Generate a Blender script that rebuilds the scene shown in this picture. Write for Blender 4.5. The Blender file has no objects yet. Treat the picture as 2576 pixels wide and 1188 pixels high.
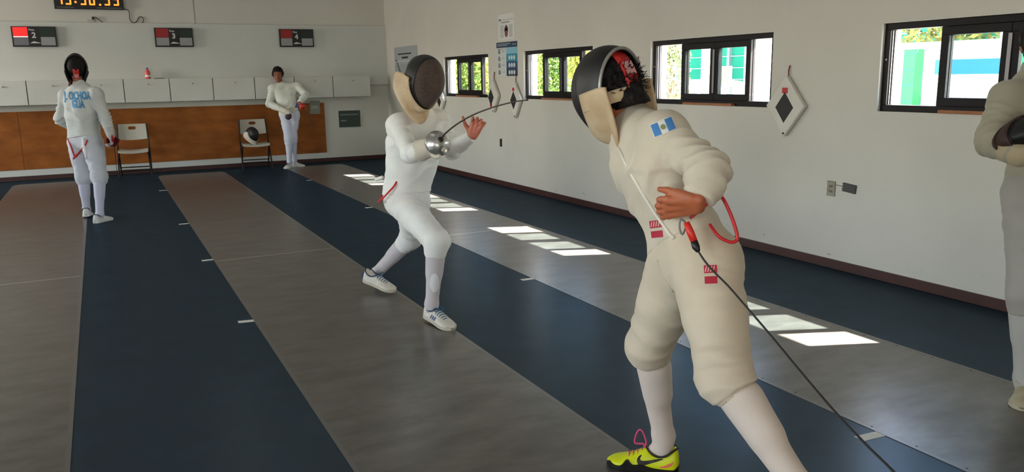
import bpy, bmesh, math, random
import numpy as np
from mathutils import Vector, Matrix
from mathutils.bvhtree import BVHTree
random.seed(7); np.random.seed(7)
scn = bpy.context.scene
COL = scn.collection
# ------------------------------------------------------------------ camera
F, W, H = 2019.634, 2576, 1188
yaw, pit, rol = [math.radians(a) for a in (26.769, 11.228, -1.003)]
FWD = Vector((math.sin(yaw)*math.cos(pit), math.cos(yaw)*math.cos(pit), -math.sin(pit)))
RT0 = Vector((math.cos(yaw), -math.sin(yaw), 0)); UP0 = RT0.cross(FWD)
RT = math.cos(rol)*RT0 + math.sin(rol)*UP0
UP = -math.sin(rol)*RT0 + math.cos(rol)*UP0
CAM = Vector((0, 0, 1.5))
cd = bpy.data.cameras.new('camera'); cam = bpy.data.objects.new('camera', cd); COL.objects.link(cam)
cd.sensor_width = 36; cd.lens = F/W*36; cd.clip_start = .05; cd.clip_end = 300
m = Matrix((RT, UP, -FWD)).transposed().to_4x4(); m.translation = CAM; cam.matrix_world = m
scn.camera = cam
def P(x, y, d):            # a point of the place seen at photo pixel (x, y), d metres in front of the camera
    return CAM + (FWD + RT*((x-W/2)/F) - UP*((y-H/2)/F))*d
def PX(x, y, X):           # ... on the plane X = const
    r = FWD + RT*((x-W/2)/F) - UP*((y-H/2)/F); return CAM + r*(X/r.x)
XR, YB, XL, YF, ZC = 4.94, 14.95, -6.5, -4.0, 3.5
# ------------------------------------------------------------------ materials
def lin(c):
    out = []
    for v in c:
        v = v/255.0
        out.append(v/12.92 if v <= .04045 else ((v+.055)/1.055)**2.4)
    return (*out, 1)
MATS = {}
def mat(name, c, rough=.6, metal=0, var=0, vscale=8, bump=0, bscale=60, spec=.5, emit=None, estr=0, sheen=0, stretch=None, c2=None):
    if name in MATS: return MATS[name]
    m = bpy.data.materials.new(name); m.use_nodes = True
    nt = m.node_tree; b = nt.nodes['Principled BSDF']
    col = lin(c)
    b.inputs['Base Color'].default_value = col
    b.inputs['Roughness'].default_value = rough; b.inputs['Metallic'].default_value = metal
    b.inputs['Specular IOR Level'].default_value = spec
    if sheen: b.inputs['Sheen Weight'].default_value = sheen
    if var or bump:
        tc = nt.nodes.new('ShaderNodeTexCoord'); mp = nt.nodes.new('ShaderNodeMapping')
        nt.links.new(tc.outputs['Object'], mp.inputs['Vector'])
        if stretch: mp.inputs['Scale'].default_value = stretch
    if var:
        n = nt.nodes.new('ShaderNodeTexNoise'); n.inputs['Scale'].default_value = vscale; n.inputs['Detail'].default_value = 6
        nt.links.new(mp.outputs['Vector'], n.inputs['Vector'])
        r = nt.nodes.new('ShaderNodeValToRGB')
        r.color_ramp.elements[0].position = .3; r.color_ramp.elements[1].position = .7
        if c2: a, bb = lin(c2), col
        else:
            a = tuple(v*(1-var) for v in col[:3])+(1,); bb = tuple(min(1, v*(1+var*.6)) for v in col[:3])+(1,)
        r.color_ramp.elements[0].color = a; r.color_ramp.elements[1].color = bb
        nt.links.new(n.outputs['Fac'], r.inputs['Fac']); nt.links.new(r.outputs['Color'], b.inputs['Base Color'])
    if bump:
        n2 = nt.nodes.new('ShaderNodeTexNoise'); n2.inputs['Scale'].default_value = bscale; n2.inputs['Detail'].default_value = 4
        nt.links.new(mp.outputs['Vector'], n2.inputs['Vector'])
        bp = nt.nodes.new('ShaderNodeBump'); bp.inputs['Strength'].default_value = bump; bp.inputs['Distance'].default_value = .01
        nt.links.new(n2.outputs['Fac'], bp.inputs['Height']); nt.links.new(bp.outputs['Normal'], b.inputs['Normal'])
    if emit:
        b.inputs['Emission Color'].default_value = lin(emit); b.inputs['Emission Strength'].default_value = estr
    MATS[name] = m; return m
def glass_mat(name, tint, gloss=.06):
    m = bpy.data.materials.new(name); m.use_nodes = True; nt = m.node_tree; nt.nodes.clear()
    o = nt.nodes.new('ShaderNodeOutputMaterial'); t = nt.nodes.new('ShaderNodeBsdfTransparent'); g = nt.nodes.new('ShaderNodeBsdfGlossy')
    x = nt.nodes.new('ShaderNodeMixShader'); t.inputs[0].default_value = (*tint, 1); g.inputs['Roughness'].default_value = .02
    x.inputs[0].default_value = gloss
    nt.links.new(t.outputs[0], x.inputs[1]); nt.links.new(g.outputs[0], x.inputs[2]); nt.links.new(x.outputs[0], o.inputs[0])
    return m
# ------------------------------------------------------------------ mesh helpers
OFF = {}
def off(o):
    return OFF.get(o.name, Vector()) if o else Vector()
class MB:
    def __init__(s): s.v = []; s.f = []
    def add(s, vs, fs):
        b = len(s.v); s.v += [tuple(v) for v in vs]; s.f += [tuple(i+b for i in f) for f in fs]; return s
    def box(s, lo, hi):
        x0, y0, z0 = lo; x1, y1, z1 = hi
        return s.add([(x0,y0,z0),(x1,y0,z0),(x1,y1,z0),(x0,y1,z0),(x0,y0,z1),(x1,y0,z1),(x1,y1,z1),(x0,y1,z1)],
            [(0,3,2,1),(4,5,6,7),(0,1,5,4),(1,2,6,5),(2,3,7,6),(3,0,4,7)])
    def obox(s, c, ax, h):       # oriented box
        c = Vector(c); a = [Vector(x) for x in ax]; vs = []
        for dz in (-1, 1):
            for dx, dy in ((-1,-1),(1,-1),(1,1),(-1,1)):
                vs.append(c + a[0]*h[0]*dx + a[1]*h[1]*dy + a[2]*h[2]*dz)
        return s.add(vs, [(0,3,2,1),(4,5,6,7),(0,1,5,4),(1,2,6,5),(2,3,7,6),(3,0,4,7)])
    def bar(s, a, b, w, h, up=(0,0,1)):
        a, b = Vector(a), Vector(b); d = (b-a).normalized(); u = Vector(up); sd = d.cross(u).normalized(); u2 = sd.cross(d)
        return s.obox((a+b)/2, (sd, u2, d), (w/2, h/2, (b-a).length/2))
    def tube(s, pts, r, n=8, cap=True):
        pts = [Vector(p) for p in pts]; rs = r if hasattr(r, '__len__') else [r]*len(pts)
        b = len(s.v); prev = None
        for i, p in enumerate(pts):
            t = (pts[min(i+1, len(pts)-1)] - pts[max(i-1, 0)]).normalized()
            if prev is None:
                u = t.orthogonal().normalized()
            else:
                u = (prev - t*prev.dot(t)).normalized()
            prev = u; w = t.cross(u)
            for k in range(n):
                an = 2*math.pi*k/n; s.v.append(tuple(p + (u*math.cos(an)+w*math.sin(an))*rs[i]))
        for i in range(len(pts)-1):
            for k in range(n):
                k2 = (k+1) % n
                s.f.append((b+i*n+k, b+i*n+k2, b+(i+1)*n+k2, b+(i+1)*n+k))
        if cap:
            s.f.append(tuple(b+k for k in reversed(range(n)))); s.f.append(tuple(b+(len(pts)-1)*n+k for k in range(n)))
        return s
    def lathe(s, prof, c, ax, n=24, u=None):   # prof: (radius, height) pairs along axis ax
        ax = Vector(ax).normalized(); c = Vector(c); u = Vector(u).normalized() if u else ax.orthogonal().normalized(); w = ax.cross(u)
        b = len(s.v)
        for r, h in prof:
            for k in range(n):
                an = 2*math.pi*k/n; s.v.append(tuple(c + ax*h + (u*math.cos(an)+w*math.sin(an))*max(r, 1e-5)))
        for i in range(len(prof)-1):
            for k in range(n):
                k2 = (k+1) % n; s.f.append((b+i*n+k, b+i*n+k2, b+(i+1)*n+k2, b+(i+1)*n+k))
        s.f.append(tuple(b+k for k in reversed(range(n)))); s.f.append(tuple(b+(len(prof)-1)*n+k for k in range(n)))
        return s
    def prism(s, poly, o, ux, uy, th):         # 2-D polygon extruded by th along ux x uy, starting on the plane
        o, ux, uy = Vector(o), Vector(ux), Vector(uy); nn = ux.cross(uy).normalized(); n = len(poly)
        vs = [o+ux*a+uy*b for a, b in poly] + [o+ux*a+uy*b+nn*th for a, b in poly]
        fs = [tuple(reversed(range(n))), tuple(range(n, 2*n))] + [(i, (i+1) % n, n+(i+1) % n, n+i) for i in range(n)]
        return s.add(vs, fs)
    def build(s, name, m, parent=None, smooth=False, bevel=0, label=None):
        o0 = off(parent)
        me = bpy.data.meshes.new(name); me.from_pydata([tuple(Vector(v)-o0) for v in s.v], [], s.f)
        bm = bmesh.new(); bm.from_mesh(me); bmesh.ops.recalc_face_normals(bm, faces=bm.faces); bm.to_mesh(me); bm.free()
        me.materials.append(m)
        if smooth:
            for p in me.polygons: p.use_smooth = True
        o = bpy.data.objects.new(name, me); COL.objects.link(o)
        if parent: o.parent = parent; OFF[o.name] = o0
        if bevel:
            bv = o.modifiers.new('bevel', 'BEVEL'); bv.width = bevel; bv.segments = 2; bv.limit_method = 'ANGLE'
        if smooth and bevel == 0: pass
        if label: o['label'] = label
        return o
def tag(o, label=None, cat=None, group=None, kind=None):
    if label: o['label'] = label
    if cat: o['category'] = cat
    if group: o['group'] = group
    if kind: o['kind'] = kind
    return o
def empty(name, loc, label=None, cat=None, group=None):
    o = bpy.data.objects.new(name, None); COL.objects.link(o); o.location = loc; o.empty_display_size = .1
    OFF[o.name] = Vector(loc); return tag(o, label, cat, group)
def copy_tree(o, parent=None):
    c = o.copy(); COL.objects.link(c)
    if parent: c.parent = parent
    for ch in list(o.children): copy_tree(ch, c)
    return c
_tc = {}
def text_geo(s, size, bold=0.0):
    k = (s, size, bold)
    if k in _tc: return _tc[k]
    cu = bpy.data.curves.new('t', 'FONT'); cu.body = s; cu.size = size; cu.align_x = 'CENTER'; cu.align_y = 'CENTER'; cu.offset = bold; cu.resolution_u = 3
    ob = bpy.data.objects.new('t', cu); COL.objects.link(ob)
    dg = bpy.context.evaluated_depsgraph_get(); me = bpy.data.meshes.new_from_object(ob.evaluated_get(dg))
    vs = [tuple(v.co[:2]) for v in me.vertices]; fs = [tuple(p.vertices) for p in me.polygons]
    bpy.data.objects.remove(ob); bpy.data.curves.remove(cu); bpy.data.meshes.remove(me)
    _tc[k] = (vs, fs); return vs, fs
def text(mb, s, o, ux, uy, size, bold=0.0, sx=1.0):
    vs, fs = text_geo(s, size, bold); o, ux, uy = Vector(o), Vector(ux), Vector(uy)
    mb.add([o+ux*(a*sx)+uy*b for a, b in vs], fs); return mb
X_, Y_, Z_ = Vector((1,0,0)), Vector((0,1,0)), Vector((0,0,1))
def rect(w, h): return [(-w/2,-h/2),(w/2,-h/2),(w/2,h/2),(-w/2,h/2)]
# ------------------------------------------------------------------ base materials
M_wall = mat('wall_paint', (206,205,194), .85, var=.05, vscale=1.3, bump=.05, bscale=180)
M_wallb = mat('wall_paint_back', (208,206,197), .85, var=.05, vscale=1.1, bump=.05, bscale=180)
M_panelw = mat('white_board', (204,206,200), .7, var=.03, vscale=2)
M_dark = mat('dark_metal', (18,15,16), .4)
M_frame = mat('window_black', (17,13,14), .5, spec=.2)
M_base = mat('skirting_brown', (62,30,26), .45, var=.25, vscale=6)
M_white = mat('white_paint', (225,225,220), .6)
M_black = mat('black_plastic', (10,10,11), .4)
M_wood = mat('plywood', (158,92,34), .6, var=.3, vscale=3, stretch=(1,1,2.2), spec=.25, c2=(124,68,20))
M_stick = mat('stick_wood', (150,92,52), .6, var=.2, vscale=20)
M_gclear = glass_mat('window_glass', (.80,.84,.84), .012)
# ------------------------------------------------------------------ room shell
WIN = [12.084, 9.372, 6.661, 3.984]; WW = 1.645; Z0, Z1 = 1.213, 1.82; XO = 5.14
b = MB(); ys = [YB+.2]
for y in WIN: b.box((XR, y, 0), (XO, ys[-1], ZC)); b.box((XR, y-WW, 0), (XO, y, Z0)); b.box((XR, y-WW, Z1), (XO, y, ZC)); ys.append(y-WW)
b.box((XR, YF-.2, 0), (XO, ys[-1], ZC))
def struct(o, label=None): tag(o, label, kind='structure'); return o
# wall with stains near the skirting
def wall_right_mat():
    m = mat('wall_paint_right', (200,196,186), .85, var=.05, vscale=1.3, bump=.05, bscale=180)
    nt = m.node_tree; bs = nt.nodes['Principled BSDF']; src = bs.inputs['Base Color'].links[0].from_socket
    ge = nt.nodes.new('ShaderNodeTexCoord'); sep = nt.nodes.new('ShaderNodeSeparateXYZ'); nt.links.new(ge.outputs['Object'], sep.inputs[0])
    n = nt.nodes.new('ShaderNodeTexNoise'); n.inputs['Scale'].default_value = 9; n.inputs['Detail'].default_value = 8; n.inputs['Roughness'].default_value = .7
    mp = nt.nodes.new('ShaderNodeMapping'); mp.inputs['Scale'].default_value = (1,.6,1.4); nt.links.new(ge.outputs['Object'], mp.inputs['Vector']); nt.links.new(mp.outputs[0], n.inputs['Vector'])
    mr = nt.nodes.new('ShaderNodeMapRange'); mr.inputs['From Min'].default_value = .62; mr.inputs['From Max'].default_value = .05; mr.inputs['To Min'].default_value = -.14; mr.inputs['To Max'].default_value = .06
    nt.links.new(sep.outputs['Z'], mr.inputs['Value'])
    ad = nt.nodes.new('ShaderNodeMath'); ad.operation = 'ADD'; nt.links.new(n.outputs['Fac'], ad.inputs[0]); nt.links.new(mr.outputs[0], ad.inputs[1])
    rp = nt.nodes.new('ShaderNodeValToRGB'); rp.color_ramp.elements[0].position = .66; rp.color_ramp.elements[1].position = .72
    rp.color_ramp.elements[0].color = (0,0,0,1); rp.color_ramp.elements[1].color = (.55,.55,.55,1); nt.links.new(ad.outputs[0], rp.inputs['Fac'])
    mx = nt.nodes.new('ShaderNodeMixRGB'); mx.inputs['Color2'].default_value = lin((110,102,90)); nt.links.new(src, mx.inputs['Color1']); nt.links.new(rp.outputs['Color'], mx.inputs['Fac'])
    nt.links.new(mx.outputs[0], bs.inputs['Base Color']); return m
struct(b.build('wall_right', wall_right_mat()))
b = MB(); b.box((XL-.2, YB, 0), (XR, YB+.2, ZC)); struct(b.build('wall_back', M_wallb))
# left wall with three unseen window openings, assumed and placed to light the hall
LW = [(14.5, 2.8), (5.6, 3.2), (1.2, 3.4)]; LZ0, LZ1 = 1.2, 2.5
b = MB(); yy = YB
for y, w in LW:
    b.box((XL-.2, y, 0), (XL, yy, ZC)); b.box((XL-.2, y-w, 0), (XL, y, LZ0)); b.box((XL-.2, y-w, LZ1), (XL, y, ZC)); yy = y-w
b.box((XL-.2, YF, 0), (XL, yy, ZC)); struct(b.build('wall_left', M_wall))
b = MB(); b.box((XL-.2, YF-.2, 0), (-4.5, YF, ZC)); b.box((1.5, YF-.2, 0), (XR, YF, ZC)); b.box((-4.5, YF-.2, 2.5), (1.5, YF, ZC)); struct(b.build('wall_front', M_wall))
b = MB(); b.box((-4.5, YF-.25, 0), (1.5, YF-.2, 2.5)); struct(b.build('lamp_niche_back', M_white))  # unseen panel closing an added lamp niche in the front wall, no real door
b = MB(); b.box((XL-.2, YF-.2, ZC), (XO, YB+.2, ZC+.15)); struct(b.build('ceiling', M_white))
# floor
def carpet_mat():
    m = bpy.data.materials.new('blue_vinyl'); m.use_nodes = True; nt = m.node_tree; nt.nodes.clear()
    N = nt.nodes.new; L = nt.links.new
    o = N('ShaderNodeOutputMaterial'); d = N('ShaderNodeBsdfDiffuse'); g = N('ShaderNodeBsdfGlossy'); x = N('ShaderNodeMixShader')
    g.inputs['Roughness'].default_value = .30; g.inputs['Color'].default_value = (.80,.92,1,1); x.inputs[0].default_value = .075
    tc = N('ShaderNodeTexCoord'); n = N('ShaderNodeTexNoise'); n.inputs['Scale'].default_value = 5; n.inputs['Detail'].default_value = 7; r = N('ShaderNodeValToRGB')
    r.color_ramp.elements[0].position = .3; r.color_ramp.elements[1].position = .7
    r.color_ramp.elements[0].color = lin((22,35,45)); r.color_ramp.elements[1].color = lin((30,47,60))
    n2 = N('ShaderNodeTexNoise'); n2.inputs['Scale'].default_value = 260; n2.inputs['Detail'].default_value = 2; bp = N('ShaderNodeBump'); bp.inputs['Strength'].default_value = .15; bp.inputs['Distance'].default_value = .003
    L(tc.outputs['Object'], n.inputs['Vector']); L(tc.outputs['Object'], n2.inputs['Vector']); L(n.outputs['Fac'], r.inputs['Fac']); L(r.outputs['Color'], d.inputs['Color'])
    L(n2.outputs['Fac'], bp.inputs['Height']); L(bp.outputs[0], d.inputs['Normal'])
    L(d.outputs[0], x.inputs[1]); L(g.outputs[0], x.inputs[2]); L(x.outputs[0], o.inputs[0]); return m
b = MB(); b.box((XL-.2, YF-.2, -.1), (XO, YB+.2, 0)); struct(b.build('floor', carpet_mat()))
b = MB(); b.box((XR-.014, YF, 0), (XR, YB-.014, .072)); struct(b.build('baseboard_right', M_base, bevel=.003))
b = MB(); b.box((XL, YB-.014, 0), (XR-.014, YB, .072)); struct(b.build('baseboard_back', M_base, bevel=.003))
# upper board cladding on the back wall (its top edge is the ledge under the clock), white board under the plywood
b = MB(); b.box((XL, YB-.05, 1.40), (XR, YB, 2.468)); struct(b.build('trim_1', M_panelw, bevel=.004))
b = MB(); b.box((1.590, YB-.004, 2.47), (1.600, YB, ZC)); b.box((-3.2, YB-.004, 2.47), (-3.19, YB, ZC)); struct(b.build('trim_2', mat('joint_grey', (150,150,144), .8)))
b = MB(); b.prism([(XL,.072),(3.79,.072),(3.715,.173),(XL,.173)], (0, YB-.0, 0), X_, Z_, .012); struct(b.build('trim_3', M_panelw))
# piste strips
SEAMS = [2.1, 4.11, 6.14, 8.2, 10.23, 12.3]
def piste_mat(x0, x1):
    m = bpy.data.materials.new('piste_metal'); m.use_nodes = True; nt = m.node_tree; bs = nt.nodes['Principled BSDF']
    tc = nt.nodes.new('ShaderNodeTexCoord'); sep = nt.nodes.new('ShaderNodeSeparateXYZ'); nt.links.new(tc.outputs['Object'], sep.inputs[0])
    n = nt.nodes.new('ShaderNodeTexNoise'); n.inputs['Scale'].default_value = 3.2; n.inputs['Detail'].default_value = 8; n.inputs['Roughness'].default_value = .62
    mp = nt.nodes.new('ShaderNodeMapping'); mp.inputs['Scale'].default_value = (1,2.2,1); nt.links.new(tc.outputs['Object'], mp.inputs[0]); nt.links.new(mp.outputs[0], n.inputs['Vector'])
    r = nt.nodes.new('ShaderNodeValToRGB'); r.color_ramp.elements[0].position = .32; r.color_ramp.elements[1].position = .7
    r.color_ramp.elements[0].color = lin((100,96,91)); r.color_ramp.elements[1].color = lin((130,126,121)); nt.links.new(n.outputs['Fac'], r.inputs['Fac'])
    prev = r.outputs['Color']; acc = None
    for y in SEAMS:
        # slightly skewed thin seam line between two sheets
        a = nt.nodes.new('ShaderNodeMath'); a.operation = 'MULTIPLY_ADD'; a.inputs[1].default_value = -.008; nt.links.new(sep.outputs['X'], a.inputs[0]); nt.links.new(sep.outputs['Y'], a.inputs[2])
        c = nt.nodes.new('ShaderNodeMath'); c.operation = 'COMPARE'; c.inputs[1].default_value = y; c.inputs[2].default_value = .018 if y < 3 else .005; nt.links.new(a.outputs[0], c.inputs[0])
        if acc is None: acc = c.outputs[0]
        else:
            mx = nt.nodes.new('ShaderNodeMath'); mx.operation = 'MAXIMUM'; nt.links.new(acc, mx.inputs[0]); nt.links.new(c.outputs[0], mx.inputs[1]); acc = mx.outputs[0]
    mu = nt.nodes.new('ShaderNodeMath'); mu.operation = 'MULTIPLY'; mu.inputs[1].default_value = .7; nt.links.new(acc, mu.inputs[0])
    mix = nt.nodes.new('ShaderNodeMixRGB'); mix.inputs['Color2'].default_value = lin((190,186,178)); nt.links.new(mu.outputs[0], mix.inputs['Fac']); nt.links.new(prev, mix.inputs['Color1'])
    nt.links.new(mix.outputs[0], bs.inputs['Base Color'])
    bs.inputs['Metallic'].default_value = .72
    rr = nt.nodes.new('ShaderNodeMapRange'); rr.inputs['To Min'].default_value = .26; rr.inputs['To Max'].default_value = .33; nt.links.new(n.outputs['Fac'], rr.inputs['Value']); nt.links.new(rr.outputs[0], bs.inputs['Roughness'])
    # fine ribbed tread
    wv = nt.nodes.new('ShaderNodeTexNoise'); wv.inputs['Scale'].default_value = 300; nt.links.new(tc.outputs['Object'], wv.inputs['Vector'])
    bp = nt.nodes.new('ShaderNodeBump'); bp.inputs['Strength'].default_value = .06; bp.inputs['Distance'].default_value = .002
    nt.links.new(wv.outputs['Fac'], bp.inputs['Height']); nt.links.new(bp.outputs[0], bs.inputs['Normal'])
    return m
M_p = piste_mat(0, 1)
for x0, x1, lab in ((-1.283,-.261,'grey metal fencing piste farthest left, along the left edge of the photo'),(.749,1.771,'middle grey metal fencing piste running under the masked fencers'),(2.796,3.813,'grey metal fencing piste nearest the windows, with the sun patches on it')):
    t = empty('fencing_piste', ((x0+x1)/2, 5, 0), lab, 'piste', 'metal fencing pistes')
    c = .07
    poly = [(x0, -3.0),(x1, -3.0),(x1, 14.28),(x1-c, 14.38),(x0+c, 14.38),(x0, 14.28)]
    MB().prism(poly, (0,0,.0003), X_, Y_, .0014).build('tread_sheet', M_p, t)
    # screwed edge strips
    for xa in (x0, x1):
        MB().box((xa-.010, -3, .0002), (xa+.010, 14.2, .0024)).build('edge_strip', mat('edge_metal', (120,116,112), .3, .6), t)
        for k in range(24 if x0 > 2 else 0):
            MB().lathe([(.005,0),(.004,.0014)], (xa+(.016 if xa == x0 else -.016), 1.75+k*.215, .0016), Z_, 6).build('screw', M_black, t)
# white tick marks
M_tick = mat('tick_tape', (214,214,206), .6)
tm = None
for i, (xa, xb, ya, yb, lab) in enumerate([(.646,.745,5.162,5.144,'white tape tick on the blue floor nearest the camera, left of the middle piste'),
        (.647,.745,7.178,7.184,'white tape tick left of the middle piste, second from the camera'),(.635,.736,9.22,9.224,'white tape tick left of the middle piste, third from the camera'),
        (.635,.74,12.33,12.32,'faint white tape tick left of the middle piste, by the far end'),
        (2.668,2.785,2.125,2.115,'white tape tick beside the window side piste under the thin black cable'),(2.693,2.79,5.192,5.187,'white tape tick on blue floor between the two masked fencers'),
        (2.694,2.79,9.194,9.206,'white tape tick beside the knee of the lunging fencer with raised bare hand'),(2.707,2.79,12.273,12.287,'white tape tick beside the window side piste, farthest from the camera')]):
    w = .024
    o = MB().prism([(0,-w),(xb-xa,yb-ya-w),(xb-xa,yb-ya+w),(0,w)], (xa, ya, .0003), X_, Y_, .0015).build('tape_tick', M_tick)
    tag(o, lab, 'tape mark', 'white tick marks beside the pistes')
# ------------------------------------------------------------------ windows
M_alum = mat('grey_aluminium', (120,118,120), .35, .6)
def bars(b, x0, x1, ya, yb, za, zb, w):      # rectangular frame in the YZ plane
    b.box((x0, ya, za), (x1, yb, za+w)); b.box((x0, ya, zb-w), (x1, yb, zb)); b.box((x0, ya, za+w), (x1, ya+w, zb-w)); b.box((x0, yb-w, za+w), (x1, yb, zb-w))
def make_window(i, y):
    r = empty('window_%d' % (i+1), (XR, y-WW/2, Z0)); tag(r, kind='structure')
    y0, y1 = y-WW, y
    b = MB(); bars(b, XR+.03, XR+.10, y0+.001, y1-.001, Z0+.001, Z1-.001, .045); b.build('window_frame', M_frame, r, bevel=.003)
    b = MB(); b.box((XR+.05, y1-.052, Z0+.05), (XR+.056, y1-.046, Z1-.05)); b.box((XR+.075, y1-.052, Z0+.05), (XR+.081, y1-.046, Z1-.05)); b.build('track_rail', M_alum, r)
    yc = y-.885
    for nm, xa, spans in (('sliding_sash', XR+.045, ((yc, y-.423), (y-1.345, yc-.002))), ('fixed_sash', XR+.075, ((yc+.01, y-.423), (y-1.345, yc+.008)))):
        for (ya, yb) in spans:
            b = MB(); bars(b, xa, xa+.024, ya, yb, Z0+.046, Z1-.046, .055); s = b.build(nm, M_frame, r, bevel=.002)
            MB().box((xa+.010, ya+.05, Z0+.09), (xa+.013, yb-.05, Z1-.09)).build('pane', M_gclear, s)
    b = MB(); b.box((XR+.036, yc-.012, Z0+.11), (XR+.044, yc+.012, Z1-.11)); b.build('latch_strip', M_alum, r)
    b = MB(); b.lathe([(.006,0),(.006,.008)], (XR+.03, y1-.03, Z0+.36), (-1,0,0), 8); b.build('frame_screw', M_alum, r)
for i, y in enumerate(WIN): make_window(i, y)
for (ya, yb, lab) in ((11.62,10.82,'brown wooden stick on the sill of the small far window'),(8.90,8.10,'brown wooden stick on the sill of the window behind the black mask'),(6.14,5.47,'brown wooden stick on the sill of the window with the notice outside'),(3.505,2.7,'brown wooden stick on the sill of the nearest window at right')):
    o = MB().box((XR-.012, yb, Z0+.001), (XR+.029, ya, Z0+.022)).build('wooden_stick', M_stick, bevel=.003); tag(o, lab, 'stick', 'sticks on the window sills')
# ------------------------------------------------------------------ back wall furniture
r = empty('plywood_panel', (0, YB-.02, .17), 'wide orange brown plywood sheet fixed low along the back wall', 'panel')
MB().box((-3.6, YB-.018, .174), (3.70, YB-.002, 1.09)).build('board', M_wood, r)
MB().box((-1.165, YB-.0195, .174), (-1.16, YB-.018, 1.09)).build('joint', mat('wood_joint', (96,54,20), .7), r)
# wall cupboards in a row, each a thing
lx = [-2.66, -1.98, -.97-.345, -.97, -.308, .392, 1.084, 1.765, 2.451, 3.134, 3.825, 4.524]
lx = [-2.33, -1.645, -.97, -.308, .392, 1.084, 1.765, 2.451, 3.134, 3.825, 4.524]
M_lock = mat('cupboard_white', (208,208,202), .6, var=.04, vscale=3); M_knob = mat('knob_grey', (150,148,142), .4)
names = ['white wall cupboard cut by the left edge of the photo','white wall cupboard at far left, before the fencer seen from behind','white wall cupboard behind the shoulder of the fencer seen from behind',
 'white wall cupboard with the pink bottle standing on its right end','white wall cupboard just right of the pink bottle','white wall cupboard above the left end of the gap between the two chairs',
 'white wall cupboard immediately left of the bare-headed leaning person','white wall cupboard behind the bare-headed leaning person','white wall cupboard above the grey paper on the plywood','white wall cupboard at the right end of the row, above the green board']
for i in range(10):
    x0, x1 = lx[i]+.004, lx[i+1]-.004
    r = empty('wall_cupboard', ((x0+x1)/2, 14.82, 1.19), names[i], 'cupboard', 'row of white wall cupboards')
    MB().box((x0, 14.70, 1.19), (x1, YB-.051, 1.568)).build('carcass', M_lock, r)
    d = MB().box((x0+.003, 14.68, 1.194), (x1-.003, 14.699, 1.564)).build('flap_door', M_lock, r, bevel=.003)
    MB().lathe([(.006,0),(.012,.012),(.012,.02),(.006,.024)], ((x0+x1)/2+.02, 14.68, 1.48), (0,-1,0), 10).build('knob', M_knob, d)
# bottle
r = empty('drink_bottle', (.771, 14.80, 1.569), 'pink drink bottle with blue cap standing on the wall cupboards', 'bottle')
M_pink = mat('pink_drink', (226,92,98), .25)
MB().lathe([(.036,0),(.042,.006),(.042,.06),(.038,.068),(.042,.078),(.041,.10),(.028,.135),(.016,.150),(.016,.158)], (.771,14.80,1.569), Z_, 20).build('body', M_pink, r, smooth=True)
MB().lathe([(.0425,.028),(.0425,.062)], (.771,14.80,1.569), Z_, 20).build('label_band', mat('pale_label', (236,206,200), .5), r)
MB().lathe([(.017,.156),(.018,.158),(.018,.176),(.015,.179)], (.771,14.80,1.569), Z_, 16).build('cap', mat('cap_blue', (58,72,140), .4), r)
o = MB().box((.86, 14.76, 1.5685), (1.02, 14.80, 1.578)).build('black_file', M_black); tag(o, 'thin black flat object lying on the cupboards beside the pink bottle', 'object')
# scoring repeaters with lamps
def scoring_light(x0, x1, num, lab, lit):
    zt, zb, yf = 2.395, 2.087, YB-.052
    r = empty('scoring_light', ((x0+x1)/2, yf, zb), lab, 'scoreboard', 'piste scoring lights on the back wall')
    w = x1-x0; B = MB().box((x0, yf-.05, zb), (x1, yf+.006, zt)).build('housing', M_black, r, bevel=.004)
    yy = yf-.0515
    def lamp(nm, xa, xb, za, zb2, m): MB().box((xa, yy-.002, za), (xb, yy+.006, zb2)).build(nm, m, r)
    xm = .36*w; zm = zb+.148
    if lit: mr = mat('lamp_red_lit', (240,40,38), .4, emit=(250,38,36), estr=.75)
    else: mr = mat('lamp_red_unlit', (150,22,24), .4)
    lamp('red_lamp', x0+.022, x0+xm, zm+(.012 if lit else .004), zt-.012, mr)
    if lit: lamp('light_strip', x0+.022, x0+xm, zm-.004, zm+.010, mat('lamp_strip_lit', (255,225,225), .4, emit=(255,225,225), estr=.9))
    lamp('white_lamp', x0+.022, x0+xm, zb+.022, zm-(.006 if lit else 0), mat('lamp_white_unlit', (146,148,150), .4) if not lit else mat('lamp_grey_unlit', (112,114,122), .4))
    lamp('green_lamp', x1-xm, x1-.022, zm+.004, zt-.012, mat('lamp_green_unlit', (12,34,26), .4))
    lamp('white_lamp', x1-xm, x1-.022, zb+.022, zm, mat('lamp_white_unlit', (146,148,150), .4))
    xc = (x0+x1)/2; mt = mat('sign_white', (205,205,205), .5)
    b = MB(); text(b, 'Pista', (xc-.03, yy-.001, zt-.052), X_, Z_, .042, .001); text(b, num, (xc-.005, yy-.001, zb+.172), X_, Z_, .115, .004)
    b.build('lettering', mt, r)
    b = MB(); b.prism([(-.075,-.014),(.085,-.012),(.03,.004),(-.02,.018)], (xc+.005, yy-.0005, zb+.066), X_, Z_, .001); b.build('emblem', mt, r)
scoring_light(-1.088, -.482, '2', 'scoreboard at left marked 2 with its red lamp lit', True)
scoring_light(.940, 1.536, '3', 'scoreboard marked 3 in the middle, with no lamp lit', False)
scoring_light(2.967, 3.567, '4', 'scoreboard marked 4 above the bare-headed leaning person', False)
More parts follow.
